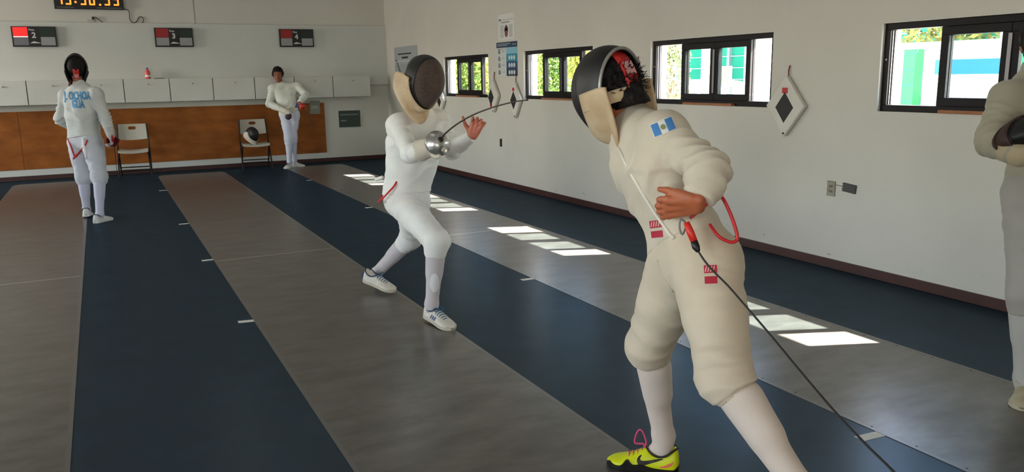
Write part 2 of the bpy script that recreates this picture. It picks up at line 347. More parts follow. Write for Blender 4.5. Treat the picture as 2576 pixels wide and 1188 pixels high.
# digital clock
r = empty('digital_clock', (.03, YB-.03, 2.67), 'black digital clock with glowing orange figures high on the back wall', 'clock')
MB().box((-.462, YB-.07, 2.672), (.526, YB-.002, 2.99)).build('housing', M_black, r, bevel=.004)
M_led = mat('led_orange', (255,150,50), .4, emit=(255,128,36), estr=2.2)
SEG = {'0':'abcdef','1':'bc','2':'abdeg','3':'abcdg','4':'bcfg','5':'acdfg','6':'acdefg','7':'abc','8':'abcdefg','9':'abcdfg'}
def digit(b, ch, x, z, w=.085, h=.20, t=.024):
    y = YB-.072
    def s(xa, xb, za, zb): b.box((x+xa, y-.003, z+za), (x+xb, y+.002, z+zb))
    g = .006; hh = h/2
    for c in SEG[ch]:
        if c == 'a': s(g, w-g, h-t, h)
        if c == 'd': s(g, w-g, 0, t)
        if c == 'g': s(g, w-g, hh-t/2, hh+t/2)
        if c == 'b': s(w-t, w, hh+g, h-g)
        if c == 'c': s(w-t, w, g, hh-g)
        if c == 'e': s(0, t, g, hh-g)
        if c == 'f': s(0, t, hh+g, h-g)
zz = 2.735
for ch, x in (('1',-.425),('5',-.305),('3',-.095),('0',.03),('5',.245),('5',.375)):
    b = MB(); digit(b, ch, x, zz); b.build('figure', M_led, r)
for x, z in ((-.175,zz+.03),(-.175,zz+.13),(.170,zz-.005)):
    MB().box((x, YB-.075, z), (x+.03, YB-.070, z+.028)).build('dot', M_led, r)
b = MB(); xx = -.43
for (xa, xb) in ((-.43,-.20),(.135,.21),(.225,.45),(.47,.50)):
    x = xa
    while x < xb: b.box((x, YB-.0715, 2.690), (x+.011, YB-.0698, 2.703)); x += .016
b.build('caption', mat('caption_grey', (120,120,118), .6), r)
pts = [(.52,2.69),(.56,2.685),(.595,2.66),(.600,2.60),(.598,2.53),(.625,2.482),(.665,2.478),(.70,2.50),(.735,2.56),(.775,2.572),(.80,2.545),(.797,2.50),(.775,2.477)]
def smooth(pts, n=6):
    pts = [Vector(p) for p in pts]; out = []
    for i in range(len(pts)-1):
        p0, p1, p2, p3 = pts[max(i-1,0)], pts[i], pts[i+1], pts[min(i+2,len(pts)-1)]
        for k in range(n):
            t = k/n; out.append(.5*((2*p1)+(p2-p0)*t+(2*p0-5*p1+4*p2-p3)*t*t+(3*p1-p0-3*p2+p3)*t**3))
    return out+[pts[-1]]
o = MB().tube(smooth([(x, YB-.012, z) for x, z in pts]), .006, 8).build('power_cable', M_black, smooth=True); tag(o, 'thin black cable looping down from the right end of the digital clock', 'cable')
r = empty('plug', (.03, YB-.03, 2.5), 'black plug with short cable in a socket below the digital clock', 'plug')
MB().box((.045, YB-.05, 2.515), (.075, YB-.002, 2.56)).build('plug_body', M_black, r, bevel=.004)
MB().tube(smooth([(.06,YB-.03,2.553),(.10,YB-.025,2.550),(.15,YB-.02,2.51),(.20,YB-.02,2.476)]), .005, 8).build('cord', M_black, r, smooth=True)
MB().box((-.03, YB-.012, 2.470), (.075, YB-.001, 2.515)).build('socket_plate', mat('socket_beige', (190,186,176), .5), r, bevel=.003)
# notices on the back wall
r = empty('green_board', (4.17, YB-.006, .624), 'dark green board with faint white lines of writing right of the plywood', 'sign')
MB().box((3.965, YB-.012, .624), (4.372, YB+.002, .930)).build('board', mat('board_green', (52,66,58), .6, var=.1, vscale=9), r)
b = MB(); x = 4.00
for k in range(11): b.box((x, YB-.0128, .845), (x+.018, YB-.0118, .868)); x += .031
x = 4.0
for k in range(6): b.box((x, YB-.0128, .735), (x+.013, YB-.0118, .757)); x += .018
b.build('writing', mat('chalk', (150,160,152), .8), r)
r = empty('grey_notice', (3.525, YB-.02, .89), 'small grey green notice pinned over the top right corner of the plywood', 'notice')
MB().box((3.435, YB-.0205, .892), (3.622, YB-.0185, 1.13)).build('sheet', mat('notice_grey', (136,140,126), .7), r)
b = MB()
for z in (.985, 1.0, 1.015, 1.03):
    x = 3.465
    while x < 3.59: b.box((x, YB-.0212, z), (x+.012, YB-.0203, z+.008)); x += .016
b.build('writing', mat('chalk2', (190,192,182), .8), r)
# ------------------------------------------------------------------ right wall items
def on_wall(y, z, d=.002): return Vector((XR-d, y, z))
def wbox(b, y0, y1, z0, z1, d0, d1): b.box((XR-d1, min(y0,y1), z0), (XR-(d0 if d0 > .0015 else -.002), max(y0,y1), z1)); return b
M_ink = mat('ink_dark', (48,50,54), .7)
# grey poster near the corner
r = empty('grey_poster', (XR, 13.85, 1.2), 'tall grey laminated poster in the far corner, half hidden by a fencing mask', 'poster')
wbox(MB(), 14.449, 13.25, 1.197, 2.06, .001, .006).build('sheet', mat('poster_grey', (158,163,166), .45), r)
b = MB(); wbox(b, 14.25, 13.55, 1.92, 1.945, .006, .0075); wbox(b, 14.05, 13.72, 1.85, 1.885, .006, .0075); b.build('heading', M_ink, r)
wbox(MB(), 14.43, 13.27, 1.80, 1.812, .006, .0075).build('rule', mat('rule_pale', (205,208,208), .6), r)
b = MB()
for k in range(26): wbox(b, 14.40, 13.30, 1.30+k*.0175, 1.305+k*.0175, .006, .007)
b.build('table_lines', mat('rule_grey', (126,130,134), .7), r)
b = MB(); b.prism([(0,0),(.035,0),(.26*1.0,-.27),(.23,-.28)], (XR-.0075, 14.32, 1.79), -Y_, Z_, .001); b.build('slanted_line', M_ink, r)
b = MB(); wbox(b, 14.42, 14.30, 1.812, 1.83, .006, .0075); b.build('mark', M_ink, r)
# white paper sheet with an insect drawing
r = empty('paper_sheet', (XR, 9.86, 2.0), 'white paper sheet with a dark oval drawing above the blue and white poster', 'poster')
M_paper = mat('paper_white', (212,212,206), .7)
wbox(MB(), 10.09, 9.61, 1.985, 2.32, .001, .003).build('sheet', M_paper, r)
b = MB(); wbox(b, 10.03, 9.64, 2.243, 2.248, .003, .004); wbox(b, 10.07, 10.01, 2.235, 2.262, .003, .004); wbox(b, 10.0, 9.76, 2.208, 2.22, .003, .004)
for k in range(14): wbox(b, 10.03, 9.93, 2.02+k*.0115, 2.024+k*.0115, .003, .004); wbox(b, 9.77, 9.67, 2.02+k*.0115, 2.024+k*.0115, .003, .004)
b.build('printing', mat('print_grey', (120,120,120), .7), r)
b = MB()
for (yy, z, a, c) in ((9.85,2.13,.05,.035),(9.85,2.10,.055,.03),(9.85,2.165,.02,.012)):
    b.prism([(a*math.cos(t*.35), c*math.sin(t*.35)) for t in range(18)], (XR-.0035, yy, z), -Y_, Z_, .001)
b.build('drawing', mat('drawing_dark', (72,48,50), .7), r)
b = MB(); b.prism([(.045*math.cos(t*.35), .045*math.sin(t*.35)) for t in range(18)], (XR-.0035, 9.85, 2.065), -Y_, Z_, .0011); b.build('drawing_lower', mat('drawing_red', (120,70,72), .7), r)
# blue and white hand washing poster
r = empty('hygiene_poster', (XR, 9.85, 1.5), 'blue and white hygiene poster with rows of white hands, hung between the two far windows', 'poster')
y0, y1 = 10.16, 9.54
wbox(MB(), y0, y1, 1.51, 1.957, .001, .003).build('sheet', mat('poster_white', (196,200,198), .55), r)
wbox(MB(), y0, y1, 1.885, 1.957, .003, .004).build('header_band', mat('poster_navy', (28,48,74), .5), r)
ym = 9.86
for nm, za, zb, c in (('pale_band',1.80,1.885,(128,180,200)),('teal_band',1.70,1.80,(40,134,158)),('blue_band',1.605,1.70,(38,74,112)),('navy_band',1.51,1.605,(26,46,70))):
    wbox(MB(), ym, y1, za, zb, .003, .004).build(nm, mat('poster_'+nm, c, .5), r)
b = MB()
for z in (1.75, 1.652, 1.558):
    for yy in (9.77, 9.70, 9.63): b.prism([(.028*math.cos(t*.45), .030*math.sin(t*.45)) for t in range(14)], (XR-.0042, yy, z), -Y_, Z_, .0008)
b.build('hand_pictures', mat('poster_hand', (196,206,210), .6), r)
b = MB()
for z in (1.84, 1.745, 1.655, 1.565):
    b.prism([(-.04,-.03),(.0,-.035),(.03,-.03),(.02,.01),(.0,.035),(-.03,.02)], (XR-.0042, 10.07, z), -Y_, Z_, .0008); wbox(b, 10.01, 9.91, z-.003, z+.003, .003, .0045)
wbox(b, 10.12, 9.88, 1.865, 1.872, .003, .0045)
b.build('sketches', mat('poster_sketch', (120,124,124), .7), r)
b = MB(); wbox(b, 10.13, 9.74, 1.928, 1.938, .004, .0046); wbox(b, 10.13, 9.83, 1.908, 1.917, .004, .0046); wbox(b, 9.68, 9.57, 1.915, 1.925, .004, .0046); b.build('heading', mat('poster_head_text', (150,165,178), .6), r)
# fencing targets
M_pad = mat('pad_cream', (206,202,192), .7, var=.06, vscale=9); M_pbk = mat('pad_back', (120,116,108), .8); M_dia = mat('diamond_black', (14,13,14), .6); M_cordr = mat('cord_red', (120,60,52), .7)
M_tagr = mat('tag_red', (178,42,40), .6)
def target(yc, zt, zm, zb, hw, lab, tagz, dz, dh, dw, nail, dt=0):
    r = empty('target_pad', (XR, yc, zm), lab, 'target', 'diamond target pads hung on the window wall')
    o = (XR-.004, yc, zm); U = -Y_
    MB().prism([(0,zb-zm),(hw,0),(0.0,zt-zm),(-hw,0)], o, U, Z_, .045).build('cushion', M_pad, r, bevel=.012)
    # prism normal = ux x uy = -Y x Z = -X: towards the room
    MB().prism([(dt,dz-dh),(dt+dw,dz),(dt,dz+dh),(dt-dw,dz)], (XR-.0492, yc, zm), U, Z_, .0012).build('black_diamond', M_dia, r)
    if tagz: MB().prism([(dt-.03,tagz),(dt+.03,tagz),(dt+.03,tagz+.045),(dt-.03,tagz+.045)], (XR-.0492, yc, zm), U, Z_, .0012).build('red_tag', M_tagr, r)
    MB().tube([(XR-.018, yc, zt-.03),(XR-.016, yc+.004, (zt+nail)/2),(XR-.008, yc, nail)], .006, 6).build('cord', M_cordr, r)
    MB().lathe([(.010,0),(.006,.006)], (XR-.049, yc, zb+.03), (-1,0,0), 8).build('rivet', M_dark, r)
target(4.815, 1.475, 1.232, .985, .205, 'cream diamond target pad right of the window with the notice outside', .10, -.012, .122, .095, 1.551, .0)
target(9.565, 1.437, 1.208, .953, .175, 'cream diamond target pad hanging just below the hygiene poster', .105, -.016, .12, .092, 1.515, -.02)
target(10.225, 1.466, 1.248, 1.006, .17, 'cream diamond target pad between the small far window and the hygiene poster', -.16, -.026, .12, .090, 1.57, -.05)
target(12.19, 1.36, 1.14, .935, .17, 'cream diamond target pad left of the small far window, beside the dark mask', 0, -.015, .092, .08, 1.45, -.03)
target(6.86, 1.60, 1.40, 1.15, .15, 'cream diamond target pad half hidden behind the black mask and hair', 0, -.03, .10, .075, 1.68)
# socket, tape blob, switch
r = empty('wall_socket', (XR, 4.34, .62), 'old steel double socket plate low on the window wall', 'socket')
wbox(MB(), 4.378, 4.302, .560, .675, .001, .008).build('plate', mat('plate_steel', (128,124,110), .45, .5, var=.2, vscale=30), r, bevel=.002)
b = MB(); wbox(b, 4.355, 4.325, .625, .645, .008, .0095); wbox(b, 4.355, 4.325, .588, .606, .008, .0095); b.build('outlet', mat('outlet_brown', (92,80,64), .5), r)
zig = []
for k in range(8): zig.append((.058+(.010 if k % 2 else 0), -.032+k*.0095))
zig2 = [(-.055-(.012 if k % 2 else 0), .034-k*.0095) for k in range(8)]
o = MB().prism(zig+zig2, (XR+.001, 4.173, .637), (0,-.995,-.10), (0,-.10,.995), .010).build('black_tape_patch', mat('tape_black', (8,8,9), .35), bevel=.002); tag(o, 'ragged patch of black tape on the wall right of the steel socket', 'tape')
o = MB().tube([(XR-.003, 4.305, .650),(XR-.006, 4.27, .648),(XR-.003, 4.235, .645)], .003, 6).build('stub_wire', mat('wire_grey', (110,106,98), .6)); tag(o, 'short grey wire between the steel socket and the black tape', 'wire')
o = wbox(MB(), 10.085, 10.05, .548, .656, .001, .02).build('black_socket', M_black, bevel=.003); tag(o, 'narrow black socket on the window wall right of the bare raised hand', 'socket')
# ------------------------------------------------------------------ folding chairs
M_ch = mat('chair_plastic', (176,172,158), .55); M_leg = mat('chair_metal', (38,30,28), .45, .3)
def chair(loc, rz, lab):
    r = empty('folding_chair', (0,0,0), lab, 'chair', 'white folding chairs along the back wall')
    def arcs(y, z, hw, n, bow): return [(-hw+2*hw*k/n, y-bow*(1-((k/n-.5)*2)**2), z) for k in range(n+1)]
    # chair faces -Y; back plate near y = +.2
    b = MB(); n = 14; zb, zt, hw = .60, .84, .235
    hole = lambda u, v: (u/.065)**2+((v-.78)/.026)**2 < 1
    vs = []; fs = []; nz = 20; nx = 40
    for side in (0, 1):
        for j in range(nz+1):
            for i in range(nx+1):
                u = -hw+2*hw*i/nx; v = zb+(zt-zb)*j/nz
                vv = v-.02*(1-(u/hw)**2)*(1 if j < 2 else 1-j/nz)
                y = .17+(v-.45)*.22-.03*(u/hw)**2+.03+(0 if side else .014)
                vs.append((u, y, vv))
    st = (nz+1)*(nx+1)
    solid = [[not hole(-hw+2*hw*(i+.5)/nx, zb+(zt-zb)*(j+.5)/nz) for i in range(nx)] for j in range(nz)]
    q = lambda s, i, j: s*st+j*(nx+1)+i
    for j in range(nz):
        for i in range(nx):
            if not solid[j][i]: continue
            fs.append((q(0,i,j),q(0,i+1,j),q(0,i+1,j+1),q(0,i,j+1))); fs.append((q(1,i,j),q(1,i,j+1),q(1,i+1,j+1),q(1,i+1,j)))
            for di, dj, e in ((-1,0,((i,j+1),(i,j))),(1,0,((i+1,j),(i+1,j+1))),(0,-1,((i,j),(i+1,j))),(0,1,((i+1,j+1),(i,j+1)))):
                ii, jj = i+di, j+dj
                if not (0 <= ii < nx and 0 <= jj < nz and solid[jj][ii]):
                    (a, c), (d, e2) = e; fs.append((q(0,a,c),q(1,a,c),q(1,d,e2),q(0,d,e2)))
    MB().add(vs, fs).build('backrest', M_ch, r, smooth=False)
    b = MB(); vs = []; fs = []; nn = 12
    for (y, w) in ((-.22,.22),(-.20,.225),(.17,.205),(.19,.20)):
        for i in range(nn+1):
            u = -w+2*w*i/nn; dip = .018*(1-(u/w)**2)
            edge = .012 if y in (-.22,.19) else 0
            vs.append((u, y, .445-dip-edge))
    for j in range(3):
        for i in range(nn): fs.append((j*(nn+1)+i, j*(nn+1)+i+1, (j+1)*(nn+1)+i+1, (j+1)*(nn+1)+i))
    base = len(vs); vs += [(x, y, z-.026) for x, y, z in vs]; fs += [tuple(base+k for k in reversed(f)) for f in fs]
    ring = [i for i in range(nn+1)]+[j*(nn+1)+nn for j in (1,2)]+[3*(nn+1)+i for i in range(nn,-1,-1)]+[j*(nn+1) for j in (2,1)]
    for a, c in zip(ring, ring[1:]+ring[:1]): fs.append((a, c, base+c, base+a))
    MB().add(vs, fs).build('seat', M_ch, r)
    for sx in (-1, 1):
        MB().tube([(sx*.222, .245, .84),(sx*.235, .17, .5),(sx*.245, -.20, .012)], .0125, 8).build('front_leg', M_leg, r)
        MB().tube([(sx*.215, -.14, .43),(sx*.222, .02, .3),(sx*.226, .24, .012)], .0125, 8).build('rear_leg', M_leg, r)
        MB().lathe([(.016,0),(.016,.02)], (sx*.245, -.203, 0), Z_, 8).build('foot_cap', M_black, r); MB().lathe([(.016,0),(.016,.02)], (sx*.226, .243, 0), Z_, 8).build('foot_cap', M_black, r)
    for a, c, nm in (((-.24,-.145,.11),(.24,-.145,.11),'front_stretcher'),((-.226,.17,.09),(.226,.17,.09),'rear_stretcher'),((-.226,.14,.14),(.226,.14,.14),'rear_stretcher')):
        MB().tube([a, c], .009, 8).build(nm, M_leg, r)
    r.location = loc; r.rotation_euler = (0,0,rz); return r
chair((.43, 14.52, 0), math.radians(-4), 'white folding chair beside the fencer seen from behind, its seat empty')
chair((2.36, 14.56, 0), math.radians(-4), 'white folding chair holding a fencing mask on its seat')
# ------------------------------------------------------------------ outside
M_pave = mat('paving', (196,194,186), .9, var=.1, vscale=1); M_ext = mat('render_white', (236,236,232), .9); M_tarp = mat('green_tarp', (0,132,104), .8, var=.15, vscale=3); M_post = mat('post_cream', (232,220,200), .8)
b = MB(); b.box((XO, -15, -.12), (40, 45, -.02)); struct(b.build('ground_outside', M_pave))
YK = PX(2520,160,9.5).y
r = empty('boundary_wall', (9.6, 7.5, -.02), 'white outside wall with a broad blue band, seen through the nearest window', 'wall')
tag(r, kind='thing')
def zat(py_, px_, X): return PX(px_, py_, X).z
MB().box((9.5, YK, -.02), (9.75, 8.6, 1.80)).build('wall_body', M_ext, r)
MB().box((9.485, YK+.005, 1.435), (9.5, PX(2352,165,9.485).y, 1.615)).build('blue_band', mat('band_blue', (10,88,124), .8), r)
MB().box((9.480, YK+.005, -.02), (9.5, 8.6, 1.16)).build('grey_base', mat('base_grey', (120,124,140), .8), r)
MB().box((9.44, YK, 1.77), (9.81, 8.6, 1.84)).build('coping', M_ext, r)
r = empty('green_pillar', (9.3, 7.1, -.02), 'bright green block pillar outside in front of the white wall', 'pillar')
pl = PX(2275, 123, 9.3); pr_ = PX(2305, 123, 9.3)
MB().box((9.3, pr_.y, -.02), (9.46, pl.y, 1.755)).build('shaft', mat('pillar_green', (0,92,46), .8), r)
b = MB()
for k in range(9): b.box((9.296, pr_.y, .1+k*.2), (9.3, pl.y, .106+k*.2))
b.build('joint_line', mat('joint_green', (0,110,84), .9), r)
r = empty('kiosk', (9.6, 5.6, -.02), 'pale grey louvred booth outside, at the right end of the white wall', 'booth')
MB().box((9.5, 4.6, -.02), (10.4, YK-.01, 1.84)).build('walls', mat('booth_grey', (176,182,190), .8), r)
MB().box((9.4, 4.5, 1.84), (10.5, YK-.01, 1.92)).build('roof', M_ext, r)
for k in range(8): MB().box((9.47, 5.2, .95+k*.11), (9.5, YK-.1, .966+k*.11)).build('louvre', mat('louvre_dark', (70,74,80), .7), r)
r = empty('exit_sign', (9.46, 5.85, 1.6), 'green and white running figure exit sign on the grey booth outside', 'sign')
a = PX(2541,135,9.45); c = PX(2562,168,9.45)
MB().box((9.45, c.y-.04, c.z), (9.462, a.y, a.z)).build('plate', mat('sign_green', (20,150,80), .6), r)
b = MB(); cy, cz = (a.y+c.y)/2, (a.z+c.z)/2
b.prism([(.012*math.cos(t*.6), .012*math.sin(t*.6)) for t in range(11)], (9.449, cy, cz+.05), -Y_, Z_, .001)
for (p, q, w) in (((-.0,.035),(-.012,-.01),.018),((-.012,-.01),(.02,-.04),.012),((-.012,-.01),(-.035,-.05),.012),((0,.03),(.03,.01),.010),((0,.03),(-.03,.02),.010)):
    d = (Vector(q)-Vector(p)); n = Vector((-d.y, d.x)).normalized()*w/2
    b.prism([tuple(Vector(p)+n), tuple(Vector(p)-n), tuple(Vector(q)-n), tuple(Vector(q)+n)], (9.449, cy, cz), -Y_, Z_, .001)
b.box((9.447, a.y-.045, c.z+.015), (9.4495, a.y-.012, a.z-.015)); b.build('running_figure', M_white, r)
# green screen fence with wires
r = empty('screen_fence', (12.5, 10, -.02), 'tall green screen fence with pale wires running behind the outside trees', 'fence')
MB().box((12.5, 2, -.02), (12.54, 34, 2.6)).build('screen', M_tarp, r)
for z in (1.35, 1.6, 1.85, 2.1): MB().box((12.46, 2, z), (12.475, 34, z+.018)).build('wire', M_white, r)
for k in range(9): MB().box((12.42, 4+k*3.3, -.02), (12.5, 4.08+k*3.3, 2.8)).build('post', mat('post_grey', (150,152,150), .6), r)
r = empty('low_wall', (10.6, 12, -.02), 'low white outside wall below the green screen fence', 'wall')
MB().box((10.6, 11.7, -.02), (10.8, 19, 1.24)).build('wall_body', M_ext, r)
def post(px0, px1, X, h, lab, m, py=150):
    a, c = PX(px0, py, X), PX(px1, py, X)
    o = MB().box((X, c.y, -.02), (X+.2, a.y, h)).build('outside_post', m); tag(o, lab, 'post')
post(1764, 1776, 9.2, 3.0, 'cream outside post left of the paper notice', M_post)
post(1872, 1928, 8.6, 3.0, 'broad white outside pillar right of the paper notice', M_ext)
post(1421, 1431, 10.0, 3.0, 'pale thin pole outside, beyond the window behind the black mask', M_alum)
r = empty('red_cart', (10.6, 10.6, -.02), 'red and white vehicle body outside at the right end of the notice window', 'vehicle')
a, c = PX(1927,170,10.6), PX(1944,170,10.6)
MB().box((10.6, c.y-.8, .4), (12.0, a.y+.05, 1.62)).build('body', mat('cart_red', (190,80,74), .6), r); MB().box((10.62, c.y-.75, 1.62), (11.9, a.y, 1.95)).build('cab_glass', mat('cart_glass', (150,180,200), .2), r)
for yy in (c.y-.5, a.y-.2): MB().lathe([(.21,0),(.21,.16)], (10.55, yy, .19), X_, 16).build('wheel', M_black, r)
r = empty('notice_stand', (9.4, 10.9, -.02), 'white outdoor notice with three yellowish boxes, seen through the window glass', 'notice')
a, c = PX(1800,167,9.4), PX(1838,216,9.4)
MB().box((9.4, c.y, c.z), (9.42, a.y, a.z)).build('board', mat('notice_white', (200,210,214), .7), r)
for k in range(3):
    z = c.z+.06+k*.085; MB().box((9.394, c.y+.05, z), (9.4, a.y-.08, z+.055)).build('yellow_box', mat('notice_yellow', (170,176,110), .7), r)
for y in (c.y+.05, a.y-.05): MB().box((9.42, y-.02, -.02), (9.45, y+.02, a.z)).build('leg', M_alum, r)
r = empty('white_car', (8.6, 12.2, -.02), 'rounded white car parked outside, low behind the window with the notice', 'car')
a, c = PX(1672,215,9.5), PX(1706,215,9.5); yc = (a.y+c.y)/2
b = MB(); prof = [(-.9,.35),(-.9,.75),(-.75,.95),(-.45,1.05),(-.2,1.36),(.35,1.40),(.7,1.1),(.9,.95),(.95,.35)]
b.prism(prof, (9.5, yc, -.02), Y_, Z_, 1.6); b.build('body', mat('car_white', (240,240,240), .25), r, bevel=.06)
for s in (-.6, .6): MB().lathe([(.28,0),(.28,.18)], (9.44, yc+s, .26), X_, 18).build('wheel', M_black, r)
MB().prism([(-.2,1.1),(-.05,1.3),(.3,1.32),(.5,1.1)], (9.492, yc, -.02), Y_, Z_, .004).build('side_window', M_black, r)
def tree(name, c, rad, n, cols, lab, trunk=True, sz=.10):
    r = empty(name, (c[0], c[1], -.02), lab, 'tree')
    rng = np.random.RandomState(int(abs(c[0]*31+c[1]*17)) % 9999)
    if trunk:
        MB().tube([(c[0],c[1],-.02),(c[0]+.05,c[1],c[2]*.5),(c[0],c[1]+.1,c[2])], [.12,.09,.05], 8).build('trunk', mat('bark', (96,80,62), .9), r)
    for ci, col in enumerate(cols):
        b = MB(); vs = []; fs = []
        d = rng.normal(size=(n,3)); d /= np.linalg.norm(d, axis=1)[:,None]; rr = rng.rand(n)**.45
        bl = np.sin(d[:,0]*5+ci)+np.cos(d[:,1]*6)+np.sin(d[:,2]*7)
        ctr = np.array(c)+d*rr[:,None]*np.array(rad)*(1+.10*bl)[:,None]
        for k in range(n):
            u = rng.normal(size=3); u /= np.linalg.norm(u); w = np.cross(u, rng.normal(size=3)); w /= np.linalg.norm(w); L = sz*(.6+.8*rng.rand()); q = ctr[k]
            if q[2] < .05: continue
            i = len(vs); vs += [tuple(q-u*L), tuple(q+w*L*.45), tuple(q+u*L), tuple(q-w*L*.45)]; fs.append((i,i+1,i+2,i+3))
        b.add(vs, fs); b.build('foliage', mat('leaf_%d_%d_%d' % col, col, .7), r)
tree('hedge_tree', (10.4, 23.2, 1.6), (1.4,3.0,2.0), 9000, [(150,160,60),(112,128,48),(186,186,96)], 'yellow green tree filling the small far window', sz=.075)
q = PX(1376,190,8.8); tree('leafy_tree', (8.8, q.y, 1.5), (.6,.42,1.7), 3000, [(122,140,50),(92,110,44)], 'narrow green tree at the left of the window behind the black mask', sz=.045)
q = PX(1478,150,8.6); tree('bushy_tree', (8.6, q.y-.1, 1.9), (.6,.5,1.3), 3000, [(176,170,60),(140,140,52)], 'yellowish tree at the right of the window behind the black mask', sz=.045)
q = PX(1690,150,7.9); tree('autumn_tree', (7.9, q.y, 2.0), (.4,.24,1.1), 1800, [(150,160,110),(112,130,90)], 'pale leafy tree at the left side of the window with the notice', sz=.04)
tree('branching_tree', (10.9, 7.6, 2.6), (.9,1.9,.85), 2600, [(120,130,60),(84,94,46),(150,136,70)], 'leafy branches above the white wall outside the nearest window', sz=.055)
# ------------------------------------------------------------------ light
w = bpy.data.worlds.new('world'); scn.world = w; w.use_nodes = True; nt = w.node_tree
sk = nt.nodes.new('ShaderNodeTexSky'); sk.sky_type = 'NISHITA'; sk.sun_disc = False; sk.sun_elevation = math.radians(44); sk.sun_rotation = math.radians(110); sk.air_density = 1; sk.dust_density = 1.5
nt.links.new(sk.outputs[0], nt.nodes['Background'].inputs[0]); nt.nodes['Background'].inputs[1].default_value = SKY = 2.6
sd = bpy.data.lights.new('sun', 'SUN'); sd.energy = 165; sd.angle = .009; sd.color = (1,.95,.88); so = bpy.data.objects.new('sun', sd); COL.objects.link(so)
so.rotation_euler = Vector((-.965,.395,-1)).to_track_quat('-Z','Y').to_euler(); so.location = (12,0,14)
def area(name, loc, d, sx, sy, e, col, spread=math.pi):
    l = bpy.data.lights.new(name, 'AREA'); l.shape = 'RECTANGLE'; l.size = sx; l.size_y = sy; l.energy = e; l.color = col; l.spread = spread
    o = bpy.data.objects.new(name, l); COL.objects.link(o); o.location = loc; o.rotation_euler = Vector(d).to_track_quat('-Z','Y').to_euler(); return o
for i, (y, ww) in enumerate(LW): area('left_opening_fill', (XL-.1, y-ww/2, (LZ0+LZ1)/2), (1,0,-.1), 1.3, ww, (480, 185, 125)[i], (1,.93,.83))  # area lamps added in the unseen left openings to brighten hall and back wall
area('front_niche_fill', (-1.5, YF-.1, 1.3), (0,1,0), 5.6, 2.3, 130, (1,.93,.84))  # added area lamp inside the closed front niche, fill light on the fencers
for y in (1.0, 5.5, 10.0):  # glowing ceiling tubes added out of view as extra fill
    for x in (-3.2, 1.2):
        r = empty('added_ceiling_lamp', (x, y, ZC-.08), 'ceiling tube lamp %s' % {1.0:'nearest the entrance',5.5:'over the middle of the hall',10.0:'toward the back wall'}[y] + (' on the left side' if x < 0 else ' on the window side'), 'lamp', 'ceiling tube lamps')
        MB().box((x-.09, y-.62, ZC-.07), (x+.09, y+.62, ZC-.001)).build('housing', M_white, r)
        for s in (-.04,.04): MB().tube([(x+s, y-.6, ZC-.09),(x+s, y+.6, ZC-.09)], .013, 8).build('tube', mat('fill_tube_lit', (255,250,240), .3, emit=(255,250,240), estr=6), r)
scn.view_settings.view_transform = 'Standard'; scn.view_settings.look = 'None'; scn.view_settings.gamma = 1; scn.view_settings.use_curve_mapping = False
scn.view_settings.exposure = -0.2
scn.cycles.use_denoising = True; scn.cycles.max_bounces = 8; scn.cycles.transparent_max_bounces = 16; scn.cycles.sample_clamp_indirect = 6
# ------------------------------------------------------------------ figures: smooth signed-distance bodies meshed with surface nets
def V(a): return np.array([a[0], a[1], a[2]], float)
def nrm(a): a = np.asarray(a, float); return a/np.linalg.norm(a)
def smin(a, b, k):
    h = np.maximum(k-np.abs(a-b), 0)/np.maximum(k, 1e-6); return np.minimum(a, b)-h*h*k*.25
def rc(p, a, b, ra, rb):
    a, b = np.asarray(a, float), np.asarray(b, float); ba = b-a; l = max(ba@ba, 1e-9)
    t = np.clip(((p-a)@ba)/l, 0, 1); return np.linalg.norm(p-a-t[:,None]*ba, axis=1)-(ra+(rb-ra)*t)
def ell(p, c, ax, r):
    q = np.stack([(p-c)@ax[i]/r[i] for i in range(3)], 1); n = np.linalg.norm(q, axis=1)
    g = np.linalg.norm(q/np.array(r), axis=1); return n*(n-1)/np.maximum(g, 1e-6)
def half(p, c, n): return (p-c)@nrm(n)          # positive beyond the plane
def warp(p): return np.sin(p[:,0]*23+p[:,2]*11)+np.sin(p[:,1]*19-p[:,2]*17)+np.sin(p[:,2]*27+p[:,0]*9)
def wrinkle(p, c, ax, R, amp, wl):
    q = p-c; r2 = (q*q).sum(1)/(R*R); ph = q@nrm(ax)*(2*math.pi/wl)+1.5*warp(p*.7)+.5*warp(p*1.6+3)
    s = np.sin(ph); return amp*np.exp(-r2)*(s-.35*np.cos(2*ph))*(.62+.38*np.sin(p[:,0]*21+p[:,1]*17-p[:,2]*13))
def lump(p, amp): return amp*(np.sin(p[:,0]*31+2*np.sin(p[:,2]*13))*np.sin(p[:,2]*29+1.7*np.sin(p[:,1]*17))+.5*np.sin(p[:,1]*47+p[:,2]*21))
